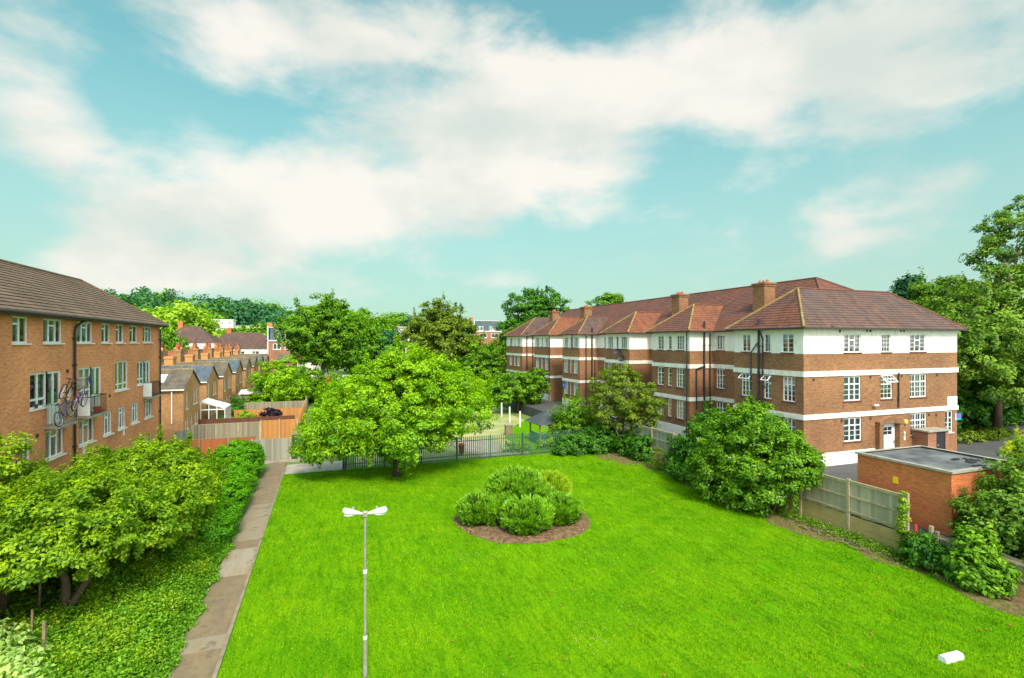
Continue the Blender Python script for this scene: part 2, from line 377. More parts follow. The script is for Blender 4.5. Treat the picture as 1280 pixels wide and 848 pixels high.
M['leaf_cherry'] = mat_leaf('cherry_leaf', (.42, .64, .006), (.12, .30, .005), .42)
M['leaf_lime'] = mat_leaf('lime_leaf', (0.438, 0.580, 0.0174), (0.154, 0.303, 0.0110), .42)
M['leaf_mid'] = mat_leaf('mid_green_leaf', (.25, .46, .012), (.05, .16, .008), .35)
M['leaf_deep'] = mat_leaf('deep_green_leaf', (.12, .32, .018), (.025, .11, .010), .3)
M['leaf_olive'] = mat_leaf('olive_leaf', (.25, .33, .018), (.07, .13, .010), .3)
M['leaf_elder'] = mat_leaf('elder_leaf', (.38, .54, .010), (.075, .20, .007), .38)
M['leaf_hedge'] = mat_leaf('hedge_leaf', (.20, .48, .006), (.06, .24, .005), .35)
M['leaf_nettle'] = mat_leaf('nettle_leaf', (.26, .50, .02), (.06, .20, .010), .35)
M['leaf_pale'] = mat_leaf('pale_leaf', (0.585, 0.725, 0.2320), (0.262, 0.441, 0.0964), .35)
M['leaf_choisya'] = mat_leaf('laurel_leaf', (.25, .50, .012), (.035, .14, .010), .3, gloss=.2)
M['leaf_yellow'] = mat_leaf('yellow_leaf', (0.747, 0.754, 0.0145), (0.370, 0.496, 0.0138), .4)
M['leaf_purple'] = mat_leaf('purple_leaf', (.04, .016, .04), (.02, .01, .025), .2)
M['leaf_far'] = mat_leaf('hazed_far_leaf', (0.063, 0.200, 0.0625), (0.020, 0.089, 0.0416), .2)  # bluish tone puts the distance haze into the leaf colour
M['leaf_willow'] = mat_leaf('willow_leaf', (0.422, 0.609, 0.0290), (0.185, 0.344, 0.0207), .35)
M['leaf_ash'] = mat_leaf('ash_leaf', (.28, .43, .04), (.07, .17, .02), .35)

# ------------------------------------------------------------------ object helpers
def tag(o, label=None, cat=None, group=None, kind=None):
    if label: o['label'] = label
    if cat: o['category'] = cat
    if group: o['group'] = group
    if kind: o['kind'] = kind
    return o
def empty(name, loc, label=None, cat=None, group=None):
    o = bpy.data.objects.new(name, None); COL.objects.link(o); o.location = loc
    o.empty_display_size = .2
    return tag(o, label, cat, group)
def link(name, me, parent=None, loc=None):
    o = bpy.data.objects.new(name, me); COL.objects.link(o)
    if loc is not None: o.location = loc
    if parent: o.parent = parent
    return o
def wloc(o):
    v = Vector((0, 0, 0))
    while o: v += o.location; o = o.parent
    return v
CH = {}
def children(o): return [c for c in bpy.data.objects if c.parent == o]
def copy_tree(o, parent=None, kids=None):
    if kids is None:
        kids = {}
        for c in bpy.data.objects:
            if c.parent: kids.setdefault(c.parent.name, []).append(c)
    c = o.copy(); COL.objects.link(c); c.parent = parent
    for ch in kids.get(o.name, []): copy_tree(ch, c, kids)
    return c

class MB:
    def __init__(s): s.v = []; s.f = []; s.m = []
    def add(s, vs, fs, mi=0):
        n = len(s.v); s.v += [tuple(map(float, v)) for v in vs]
        for f in fs: s.f.append([n + i for i in f]); s.m.append(mi)
    def quad(s, a, b, c, d, mi=0): s.add([a, b, c, d], [(0, 1, 2, 3)], mi)
    def poly(s, pts, mi=0): s.add(pts, [tuple(range(len(pts)))], mi)
    def box(s, x0, x1, y0, y1, z0, z1, mi=0, bev=0):
        if bev:
            return s.bbox(x0, x1, y0, y1, z0, z1, bev, mi)
        vs = [(x, y, z) for z in (z0, z1) for x, y in ((x0, y0), (x1, y0), (x1, y1), (x0, y1))]
        s.add(vs, [(3, 2, 1, 0), (4, 5, 6, 7), (0, 1, 5, 4), (1, 2, 6, 5), (2, 3, 7, 6), (3, 0, 4, 7)], mi)
    def bbox(s, x0, x1, y0, y1, z0, z1, b, mi=0):
        def ring(z, i): return [(x0 + i, y0 + b, z), (x0 + b, y0 + i, z), (x1 - b, y0 + i, z), (x1 - i, y0 + b, z), (x1 - i, y1 - b, z), (x1 - b, y1 - i, z), (x0 + b, y1 - i, z), (x0 + i, y1 - b, z)]
        rs = [ring(z0, b * .5), ring(z0 + b, 0), ring(z1 - b, 0), ring(z1, b * .5)]
        vs = sum(rs, []); fs = []
        for k in range(3):
            for i in range(8):
                j = (i + 1) % 8; fs.append((k * 8 + i, k * 8 + j, k * 8 + 8 + j, k * 8 + 8 + i))
        fs.append(tuple(range(7, -1, -1))); fs.append(tuple(range(24, 32)))
        s.add(vs, fs, mi)
    def bar(s, a, b, w, h=None, mi=0):
        """square bar from a to b"""
        a = Vector(a); b = Vector(b); h = h or w; d = (b - a).normalized()
        up = Vector((0, 0, 1)) if abs(d.z) < .95 else Vector((0, 1, 0))
        x = d.cross(up).normalized() * w / 2; y = x.cross(d).normalized() * h / 2
        vs = [p + sx * x + sy * y for p in (a, b) for sx, sy in ((-1, -1), (1, -1), (1, 1), (-1, 1))]
        s.add(vs, [(3, 2, 1, 0), (4, 5, 6, 7), (0, 1, 5, 4), (1, 2, 6, 5), (2, 3, 7, 6), (3, 0, 4, 7)], mi)
    def tube(s, pts, rad, n=8, mi=0, cap=True):
        pts = [Vector(p) for p in pts]
        if isinstance(rad, (int, float)): rad = [rad] * len(pts)
        base = len(s.v); prev = None
        for i, p in enumerate(pts):
            d = (pts[min(i + 1, len(pts) - 1)] - pts[max(i - 1, 0)]).normalized()
            if prev is None: x = d.cross(Vector((0.3, .2, 1)) if abs(d.z) < .9 else Vector((1, 0, 0))).normalized()
            else: x = (prev - d * prev.dot(d)).normalized()
            prev = x; y = d.cross(x)
            for k in range(n):
                t = 2 * math.pi * k / n; s.v.append(tuple(p + (x * math.cos(t) + y * math.sin(t)) * rad[i]))
        for i in range(len(pts) - 1):
            for k in range(n):
                j = (k + 1) % n; s.f.append([base + i * n + k, base + i * n + j, base + (i + 1) * n + j, base + (i + 1) * n + k]); s.m.append(mi)
        if cap:
            s.f.append([base + k for k in range(n - 1, -1, -1)]); s.m.append(mi)
            s.f.append([base + (len(pts) - 1) * n + k for k in range(n)]); s.m.append(mi)
    def ell(s, c, r, nu=14, nv=8, mi=0):
        base = len(s.v)
        for j in range(nv + 1):
            ph = math.pi * j / nv
            for i in range(nu):
                t = 2 * math.pi * i / nu
                s.v.append((c[0] + r[0] * math.sin(ph) * math.cos(t), c[1] + r[1] * math.sin(ph) * math.sin(t), c[2] + r[2] * math.cos(ph)))
        for j in range(nv):
            for i in range(nu):
                k = (i + 1) % nu; s.f.append([base + j * nu + i, base + (j + 1) * nu + i, base + (j + 1) * nu + k, base + j * nu + k]); s.m.append(mi)
    def torus(s, c, R0, r, ax='x', n=24, k=6, mi=0):
        pts = []
        for i in range(n):
            t = 2 * math.pi * i / n
            for j in range(k):
                u = 2 * math.pi * j / k; q = R0 + r * math.cos(u); w = r * math.sin(u)
                if ax == 'x': pts.append((c[0] + w, c[1] + q * math.cos(t), c[2] + q * math.sin(t)))
                else: pts.append((c[0] + q * math.cos(t), c[1] + w, c[2] + q * math.sin(t)))
        fs = [(i * k + j, ((i + 1) % n) * k + j, ((i + 1) % n) * k + (j + 1) % k, i * k + (j + 1) % k) for i in range(n) for j in range(k)]
        s.add(pts, fs, mi)
    def data(s, name, mats, off=(0, 0, 0), smooth=False):
        me = bpy.data.meshes.new(name)
        o = Vector(off)
        me.from_pydata([(a - o.x, b - o.y, c - o.z) for a, b, c in s.v], [], s.f)
        for m in (mats if isinstance(mats, (list, tuple)) else [mats]): me.materials.append(m)
        me.polygons.foreach_set('material_index', s.m)
        if smooth: me.polygons.foreach_set('use_smooth', [True] * len(s.f))
        me.update()
        uv = me.uv_layers.new(name='uv').data
        V = [Vector(v) for v in s.v]
        for p, f in zip(me.polygons, s.f):
            n = p.normal
            if abs(n.z) > .98: h = Vector((1, 0, 0)); w = Vector((0, 1, 0))
            else:
                h = Vector((-n.y, n.x, 0)).normalized(); w = n.cross(h)
            for li, vi in zip(p.loop_indices, f): uv[li].uv = (V[vi].dot(h), V[vi].dot(w))
        return me
    def build(s, name, mats, parent=None, kind=None, smooth=False):
        off = wloc(parent) if parent else (0, 0, 0)
        o = link(name, s.data(name, mats, off, smooth), parent)
        if kind: o['kind'] = kind
        return o
    def build_at(s, name, mats, loc, smooth=False):
        return link(name, s.data(name, mats, loc, smooth), None, loc)

def wall(mb, p0, p1, z0, z1, holes=(), depth=.13, mi=0):
    """vertical wall p0->p1 (outside on the right hand), holes = (a0,a1,h0,h1) along the wall"""
    p0 = Vector((p0[0], p0[1], 0)); p1 = Vector((p1[0], p1[1], 0)); L = (p1 - p0).length; d = (p1 - p0) / L
    inn = Vector((-d.y, d.x, 0)) * depth
    hs = [(max(0, a), min(L, b), max(z0, c), min(z1, e)) for a, b, c, e in holes if a < L and b > 0 and c < z1 and e > z0]
    us = sorted({0, L} | {round(h[0], 4) for h in hs} | {round(h[1], 4) for h in hs})
    zs = sorted({z0, z1} | {round(h[2], 4) for h in hs} | {round(h[3], 4) for h in hs})
    P = lambda u, z: p0 + d * u + Vector((0, 0, z))
    for i in range(len(us) - 1):
        for j in range(len(zs) - 1):
            uc = (us[i] + us[i + 1]) / 2; zc = (zs[j] + zs[j + 1]) / 2
            if any(h[0] < uc < h[1] and h[2] < zc < h[3] for h in hs): continue
            mb.quad(P(us[i], zs[j]), P(us[i + 1], zs[j]), P(us[i + 1], zs[j + 1]), P(us[i], zs[j + 1]), mi)
    for a, b, c, e in hs:
        A, B, C, D = P(a, c), P(b, c), P(b, e), P(a, e)
        for q, r_ in ((A, B), (B, C), (C, D), (D, A)):
            mb.quad(q, q + inn, r_ + inn, r_, mi)

def offset(poly, d):
    out = []; n = len(poly)
    for i in range(n):
        a, b, c = poly[i - 1], poly[i], poly[(i + 1) % n]
        n1 = Vector((b[1] - a[1], a[0] - b[0])).normalized(); n2 = Vector((c[1] - b[1], b[0] - c[0])).normalized()
        out.append((b[0] + (n1.x + n2.x) * d, b[1] + (n1.y + n2.y) * d))
    return out
def ringband(mb, poly, z0, z1, out=.05, inn=-.02, mi=0):
    A, B = offset(poly, out), offset(poly, inn); n = len(poly)
    for i in range(n):
        j = (i + 1) % n
        a, b, c, d = A[i], A[j], B[j], B[i]
        mb.quad((*a, z0), (*b, z0), (*b, z1), (*a, z1), mi)
        mb.quad((*a, z1), (*b, z1), (*c, z1), (*d, z1), mi)
        mb.quad((*d, z0), (*c, z0), (*b, z0), (*a, z0), mi)

def tiled(mb, a, b, c, d, course=.28, lip=.028, mi=0):
    """roof slope: eave a->b, ridge d->c, laid in lipped courses"""
    a, b, c, d = map(Vector, (a, b, c, d))
    L = max((d - a).length, (c - b).length)
    mid = ((d - a) + (c - b)) / 2
    n = (b - a).cross(mid).normalized()
    if n.z < 0: n = -n
    h = Vector((b - a)); h.normalize()
    slope = (mid - h * mid.dot(h)).length
    k = max(1, int(round(slope / course)))
    for i in range(k):
        t0, t1 = i / k, (i + 1) / k
        l0, r0, l1, r1 = a.lerp(d, t0), b.lerp(c, t0), a.lerp(d, t1), b.lerp(c, t1)
        up = n * lip
        if (l1 - r1).length < .01: mb.poly([l0 + up, r0 + up, r1], mi)
        else: mb.quad(l0 + up, r0 + up, r1, l1, mi)
        mb.quad(l0 - up * .2, r0 - up * .2, r0 + up, l0 + up, mi)

# ------------------------------------------------------------------ foliage helpers
def leaf_mesh(name, C, Nrm, L, W, tint, mat, rng, fold=.25, axis=None):
    n = len(C)
    Nrm = Nrm / (np.linalg.norm(Nrm, axis=1, keepdims=True) + 1e-9)
    r = rng.normal(size=(n, 3)); t = np.cross(Nrm, r); t /= np.linalg.norm(t, axis=1, keepdims=True) + 1e-9
    if axis is not None:
        t = axis + rng.normal(size=(n, 3)) * .35; t /= np.linalg.norm(t, axis=1, keepdims=True) + 1e-9
        Nrm = Nrm - t * (Nrm * t).sum(1, keepdims=True); Nrm /= np.linalg.norm(Nrm, axis=1, keepdims=True) + 1e-9
    b = np.cross(Nrm, t)
    L = L[:, None]; W = W[:, None]
    v = np.empty((n, 4, 3))
    v[:, 0] = C - t * L * .5
    v[:, 1] = C + b * W * .5 + Nrm * W * fold - t * L * .05
    v[:, 2] = C + t * L * .5 - Nrm * L * .12
    v[:, 3] = C - b * W * .5 + Nrm * W * fold - t * L * .05
    return raw_mesh(name, v.reshape(-1, 3), 4, tint, mat)
def raw_mesh(name, V, k, tint, mat):
    n = len(V) // k
    me = bpy.data.meshes.new(name)
    me.vertices.add(len(V)); me.vertices.foreach_set('co', V.astype(np.float32).ravel())
    me.loops.add(len(V)); me.loops.foreach_set('vertex_index', np.arange(len(V), dtype=np.int32))
    me.polygons.add(n); me.polygons.foreach_set('loop_start', np.arange(0, len(V), k, dtype=np.int32))
    try: me.polygons.foreach_set('loop_total', np.full(n, k, dtype=np.int32))
    except Exception: pass
    me.update(calc_edges=True)
    a = me.attributes.new('tint', 'FLOAT', 'FACE'); a.data.foreach_set('value', np.clip(tint, 0, 1).astype(np.float32))
    me.materials.append(mat)
    return me
def crown_arrays(blobs, nclump, per, clump_r, leaf, rng, flat=.55, inner=.25, droop=0., up=.55, wide=(.5, .75), tidy=False):
    """clumps of leaves through the volume of a few ellipsoids; dense at the outside, gaps between clumps"""
    B = np.array(blobs, float); area = (B[:, 3] * B[:, 4] + B[:, 4] * B[:, 5] + B[:, 3] * B[:, 5]); p = area / area.sum()
    idx = rng.choice(len(B), nclump, p=p)
    d = rng.normal(size=(nclump, 3)); d /= np.linalg.norm(d, axis=1, keepdims=True)
    inn = rng.random(nclump) < inner
    rad = np.where(inn, rng.uniform(.25, .8, nclump), rng.uniform(.78, 1.08, nclump))
    ph = rng.uniform(0, 6.28, 3)
    lump = 1 + .13 * np.sin(d[:, 0] * 5 + ph[0] + idx) * np.cos(d[:, 1] * 4 + ph[1]) + .08 * np.sin(d[:, 2] * 9 + ph[2] + d[:, 0] * 6)
    sprig = rng.random(nclump) < .13
    rad = rad * lump * np.where(sprig & ~inn, rng.uniform(1.08, 1.25, nclump), 1)
    if tidy: rad = np.where(inn, .7, rng.uniform(.9, 1.03, nclump))
    cc = B[idx, :3] + d * B[idx, 3:6] * rad[:, None]
    # drop outside clumps buried in another ellipsoid's core half the time
    outw = d.copy()
    cr = clump_r * rng.uniform(.6, 1.35, nclump) * np.where(sprig, .6, 1)
    per_n = rng.integers(int(per * .6), int(per * 1.4) + 1, nclump)
    k = np.repeat(np.arange(nclump), per_n); n = len(k)
    e = rng.normal(size=(n, 3)); e /= np.linalg.norm(e, axis=1, keepdims=True)
    rr = rng.random(n) ** .45
    off = e * (rr * cr[k])[:, None]; off[:, 2] *= np.where(sprig[k], 1.9, flat); off[:, :2] *= np.where(sprig[k], .6, 1)[:, None]
    off[:, 2] -= droop * (off[:, 0] ** 2 + off[:, 1] ** 2) / np.maximum(cr[k], .1)
    C = cc[k] + off
    Nn = e * .55 + outw[k] * .55 + np.array([0, 0, up]) + rng.normal(size=(n, 3)) * .38
    L = leaf * rng.uniform(.65, 1.3, n); W = L * rng.uniform(*wide, n)
    ct = rng.normal(0, .17, nclump)
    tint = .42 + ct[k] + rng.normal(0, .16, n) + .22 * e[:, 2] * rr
    return cc, C, Nn, L, W, tint, inn
def trunk_mb(base, top, r, tips, rng, fork=.35, n=9, bend=.25):
    mb = MB(); base = Vector(base); top = Vector(top); H = (top - base).length
    pts = [base.lerp(top, t) + Vector((rng.normal() * bend * t, rng.normal() * bend * t, 0)) * (1 if 0 < t else 0) for t in np.linspace(0, 1, 6)]
    pts[0] = base - Vector((0, 0, .15))
    mb.tube(pts, [r * 1.35, r, r * .85, r * .65, r * .45, r * .2], n)
    for q in tips:
        q = Vector(q); t = fork + (1 - fork) * rng.random() * .75
        i = min(4, int(t * 5)); s0 = pts[i].lerp(pts[i + 1], t * 5 - i)
        m1 = s0.lerp(q, .45) + Vector((0, 0, (q - s0).length * .10)) + Vector(rng.normal(size=3) * .08)
        rr = r * (1 - t) * .55 + .02
        mb.tube([s0, m1, s0.lerp(q, .8) + Vector((0, 0, .05)), q], [rr, rr * .7, rr * .4, rr * .15], 6)
    return mb
def tree(name, label, cat, base, blobs, mat, nclump, per, clump_r, leaf, seed, trunk_r=.2, bark='bark', limbs=14, top=None, group=None,
         flat=.55, droop=0., up=.55, inner=.25, trunks=None, bend=.25, fork=.35, crown_name='crown', trunk_name='trunk', wide=(.5, .75), tidy=False, spiky=False):
    rng = np.random.default_rng(seed)
    root = empty(name, base, label, cat, group)
    bl = [(base[0] + b[0], base[1] + b[1], base[2] + b[2], *b[3:]) for b in blobs]
    cc, C, Nn, L, W, tint, inn = crown_arrays(bl, nclump, per, clump_r, leaf, rng, flat, inner, droop, up, wide, tidy)
    keep = C[:, 2] > base[2] + .02
    C, Nn, L, W, tint = C[keep], Nn[keep], L[keep], W[keep], tint[keep]
    axis = None
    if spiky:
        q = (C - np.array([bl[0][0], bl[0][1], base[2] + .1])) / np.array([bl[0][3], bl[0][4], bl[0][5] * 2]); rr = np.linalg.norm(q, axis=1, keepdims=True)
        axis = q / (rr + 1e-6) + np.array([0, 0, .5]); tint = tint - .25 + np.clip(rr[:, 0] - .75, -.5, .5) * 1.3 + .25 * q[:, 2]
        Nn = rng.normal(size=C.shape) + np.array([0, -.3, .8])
    me = leaf_mesh(crown_name, C - np.array(base), Nn, L, W, tint, mat, rng, axis=axis)
    link(crown_name, me, root)
    if trunk_r:
        zt = max(b[2] + b[5] * .75 for b in bl); cx = np.mean([b[0] for b in bl]); cy = np.mean([b[1] for b in bl])
        tp = top or (cx, cy, zt)
        tips = cc[rng.choice(len(cc), min(limbs, len(cc)), replace=False)] if limbs else []
        mb = trunk_mb(base, tp, trunk_r, tips, rng, bend=bend, fork=fork)
        for t in (trunks or []):
            mb.tube([Vector(base) + Vector(p) for p in t[0]], t[1], 8)
        mb.build(trunk_name, M[bark], root, smooth=True)
    return root
def bush(name, label, cat, base, blobs, mat, nclump, per, clump_r, leaf, seed, group=None, stems=5, stem_r=.03, bark='bark', **k):
    rng = np.random.default_rng(seed + 999)
    root = tree(name, label, cat, base, blobs, mat, nclump, per, clump_r, leaf, seed, trunk_r=0, group=group, crown_name='foliage', **k)
    mb = MB()
    for i in range(stems):
        b = blobs[i % len(blobs)]
        q = Vector(base) + Vector((b[0] + rng.normal() * b[3] * .3, b[1] + rng.normal() * b[4] * .3, b[2] + b[5] * .4))
        s = Vector(base) + Vector((rng.normal() * .12 + b[0] * .5, rng.normal() * .12 + b[1] * .5, -.05))
        mb.tube([s, s.lerp(q, .5) + Vector((rng.normal() * .05, rng.normal() * .05, .05)), q], [stem_r, stem_r * .7, stem_r * .3], 6)
    if stems: mb.build('stems', M[bark], root)
    return root

# ------------------------------------------------------------------ windows
WIN = {}
def win_data(w, h, verts, horis, bars, fr, thick, matkey, open_top=False):
    """frame in local coords: x along the wall, -y outward, z up from the sill"""
    key = (round(w, 2), round(h, 2), tuple(verts), tuple(horis), bars, fr, matkey)
    if key in WIN: return WIN[key]
    mb = MB(); t = thick / 2
    x0, x1 = -w / 2, w / 2
    mb.box(x0, x0 + fr, -t, t, 0, h); mb.box(x1 - fr, x1, -t, t, 0, h)
    mb.box(x0 + fr, x1 - fr, -t, t, 0, fr); mb.box(x0 + fr, x1 - fr, -t, t, h - fr, h)
    xs = [x0 + fr] + [x0 + w * v for v in verts] + [x1 - fr]
    for v in verts:
        X = x0 + w * v; mb.box(X - fr * .55, X + fr * .55, -t * .9, t * .9, fr, h - fr)
    cells = []
    for i in range(len(xs) - 1):
        a = xs[i] + (fr * .55 if i else 0); b = xs[i + 1] - (fr * .55 if i < len(xs) - 2 else 0)
        hs = sorted([q for c, q in horis if c == i or c == -1])
        zz = [fr] + [h * q for q in hs] + [h - fr]
        for q in hs: mb.box(a, b, -t * .8, t * .8, h * q - fr * .5, h * q + fr * .5)
        for j in range(len(zz) - 1):
            c0 = zz[j] + (fr * .5 if j else 0); c1 = zz[j + 1] - (fr * .5 if j < len(zz) - 2 else 0)
            cells.append((a, b, c0, c1))
    if bars:
        for a, b, c0, c1 in cells:
            nx = max(1, round((b - a) / bars[0])); ny = max(1, round((c1 - c0) / bars[1]))
            for i in range(1, nx):
                X = a + (b - a) * i / nx; mb.box(X - .013, X + .013, -t * .5, t * .5, c0, c1)
            for j in range(1, ny):
                Z = c0 + (c1 - c0) * j / ny; mb.box(a, b, -t * .45, t * .45, Z - .013, Z + .013)
    fd = mb.data('window', M[matkey])
    g = MB(); g.quad((x0 + fr * .5, .004, fr * .5), (x1 - fr * .5, .004, fr * .5), (x1 - fr * .5, .004, h - fr * .5), (x0 + fr * .5, .004, h - fr * .5))
    WIN[key] = (fd, g.data('pane', M['glass']))
    return WIN[key]
CURT = {}
def curtain_data(w, h, style, matkey):
    key = (round(w, 2), round(h, 2), style, matkey)
    if key in CURT: return CURT[key]
    mb = MB()
    def sheet(x0, x1, z0, z1):
        n = max(4, int((x1 - x0) / .05)); pts = [(x0 + (x1 - x0) * i / n, .16 + .025 * math.sin(i * 1.9) + .01 * math.sin(i * .7)) for i in range(n + 1)]
        for (a, b), (c, d) in zip(pts, pts[1:]): mb.quad((a, b, z0), (c, d, z0), (c, d, z1), (a, b, z1))
    if style == 'net': sheet(-w / 2, w / 2, -.02, h)
    elif style == 'half': sheet(-w / 2, w / 2, h * .35, h)
    elif style == 'sides':
        n = max(10, int(w / .05))
        for i in range(n):
            a, c = -w / 2 + w * i / n, -w / 2 + w * (i + 1) / n; z = 0 if abs((a + c) / 2) > w * .22 else h * .9
            mb.quad((a, .16 + .02 * math.sin(i * 1.9), z), (c, .16 + .02 * math.sin(i * 1.9 + 1.9), z), (c, .16 + .02 * math.sin(i * 1.9 + 1.9), h), (a, .16 + .02 * math.sin(i * 1.9), h))
    elif style == 'left': sheet(-w / 2, w * .05, 0, h)
    CURT[key] = mb.data('curtain', M[matkey]); return CURT[key]
SILL = {}
def sill_data(w, matkey, out, t):
    key = (round(w, 2), matkey, out)
    if key not in SILL:
        mb = MB(); mb.box(-w / 2 - .06, w / 2 + .06, -out, .02, -t, .0); SILL[key] = mb.data('sill', M[matkey])
    return SILL[key]
ROT = {'S': 0, 'E': math.pi / 2, 'W': -math.pi / 2, 'N': math.pi}
OUT = {'S': (0, -1), 'E': (1, 0), 'W': (-1, 0), 'N': (0, 1)}
def place_window(parent, face, x, y, z, w, h, verts=(), horis=(), bars=None, fr=.06, inset=.09, mat='upvc', curtain=None, cmat='curtain',
                 sill='white', sill_out=.16, name='window', detail=True):
    fd, pd = win_data(w, h, verts, horis, bars, fr, .07, mat)
    off = OUT[face]; loc = Vector((x - off[0] * inset, y - off[1] * inset, z)) - wloc(parent)
    o = link(name, fd, parent, loc); o.rotation_euler[2] = ROT[face]
    link('pane', pd, o)
    if curtain: link('curtain', curtain_data(w - .1, h - .08, curtain, cmat), o, (0, 0, .04))
    if sill: link('sill', sill_data(w, sill, sill_out, .06), o, (0, 0, -.001))
    return o
# ================================================================== the ground
ZC = 1.1           # level of the flats' yard, held up by the boundary wall
def hill(x, y):
    def s(t): t = max(0, min(1, t)); return t * t * (3 - 2 * t)
    z = 8 * s((y - 170) / 260) + 4 * s((y - 400) / 500)
    z += 21 * math.exp(-((x + 110) / 110) ** 2) * s((y - 200) / 260)
    z += 2 * math.exp(-((x + 210) / 90) ** 2) * s((y - 150) / 220)
    z += 7 * math.exp(-((x - 40) / 60) ** 2) * s((y - 160) / 120)
    return z - .06
def build_ground():
    mb = MB()
    xs = [-1500, -900, -600, -420, -320, -260, -220, -190, -160, -135, -110, -85, -60, -40, -20, 0, 20, 40, 60, 80, 110, 150, 200, 300, 450, 700, 1500]
    ys = [-400, -100, 0, 60, 120, 150, 170, 190, 210, 235, 260, 290, 320, 350, 380, 410, 440, 480, 550, 700, 900, 1300, 2500]
    n = len(xs)
    vs = [(x, y, hill(x, y)) for y in ys for x in xs]
    fs = [(j * n + i, j * n + i + 1, (j + 1) * n + i + 1, (j + 1) * n + i) for j in range(len(ys) - 1) for i in range(n - 1)]
    mb.add(vs, fs); mb.build('ground', M['ground'], kind='structure', smooth=True)
build_ground()
LX0, LX1, LY0, LY1 = -2.86, 22.9, -2.0, 38.55
mb = MB(); mb.quad((LX0, LY0, 0), (LX1, LY0, 0), (LX1, LY1, 0), (LX0, LY1, 0)); mb.build('lawn', M['lawn'], kind='structure')
mb = MB(); mb.quad((-4.15, -2, .004), (-2.98, -2, .004), (-2.98, 42.7, .004), (-4.15, 42.7, .004)); mb.build('path', M['path'], kind='structure')
mb = MB()
y = -2.0
while y < 40.4:
    l = .91; mb.box(-2.975 + random.uniform(-.008, .008), -2.865, y, y + l - .012, -.03, .045 + random.uniform(-.012, .012)); y += l
mb.build('path_edging', M['edging'], kind='structure')
mb = MB(); mb.quad((-2.86, 38.62, .008), (1.15, 38.62, .008), (1.15, 41.6, .008), (-2.86, 41.6, .008)); mb.build('concrete_path', M['conc_pale'], kind='structure')
mb = MB(); mb.box(-5.2, 1.0, 42.62, 42.84, -.05, .13); mb.build('path_kerb', M['conc_pale'], kind='structure')
# earth strip along the boundary
rng = np.random.default_rng(3)
mb = MB(); L = []; Rr = []
for i in range(60):
    y = 4 + i * 34.4 / 59; L.append((22.2 - .3 + .35 * math.sin(i * .9) + rng.normal() * .14 + (-.7 if 17 < y < 21 else 0) + (-1.5 if y > 33 else 0), y, .006)); Rr.append((23.35, y, .05))
for i in range(59): mb.quad(L[i], Rr[i], Rr[i + 1], L[i + 1])
mb.build('earth_strip', M['soil'], kind='structure')
# yard of the flats: asphalt on a raised slab, and the drive round the end wall
mb = MB(); mb.box(23.45, 120, 3, 120, -.5, ZC); mb.build('yard', M['asphalt'], kind='structure')
# playground beyond the railings
mb = MB(); mb.poly([(2, 39.3, -.03), (21.5, 39.3, -.03), (21.8, 70, -.03), (6, 72, -.03), (2, 50, -.03)]); mb.build('playground_ground', M['dirt'], kind='structure')
mb = MB(); mb.poly([(11.5, 39.2, -.01), (15.2, 39.2, -.01), (15.6, 44, -.01), (12, 47, -.01), (10, 45, -.01)]); mb.build('playground_paving', M['conc_pale'], kind='structure')
mb = MB(); mb.poly([(15.8, 39.2, -.012), (21.6, 39.2, -.012), (21.8, 56, -.012), (17.2, 50, -.012), (15.9, 46, -.012)]); mb.build('playground_grass', M['lawn'], kind='structure')
# street far behind the gardens
mb = MB(); mb.quad((-60, 118, .01), (60, 118, .01), (60, 133, .01), (-60, 133, .01)); mb.build('street', M['asphalt'], kind='structure')
# round bed
mb = MB(); BC = (9.55, 24.9); pts = []
for i in range(56):
    t = 2 * math.pi * i / 56; r = 3.5 + .07 * math.sin(5 * t) + .05 * math.sin(11 * t + 1) + random.uniform(-.05, .05); pts.append((BC[0] + r * math.cos(t), BC[1] + r * math.sin(t) * .98))
mb.poly([(a, b, .010) for a, b in pts]); inner = [(BC[0] + (a - BC[0]) * .9, BC[1] + (b - BC[1]) * .9) for a, b in pts]
for i in range(56):
    j = (i + 1) % 56; mb.quad((*pts[i], .012), (*pts[j], .012), (*inner[j], .07), (*inner[i], .07))
mb.poly([(a, b, .07) for a, b in inner]); mb.build('round_bed', M['soil'], kind='structure')

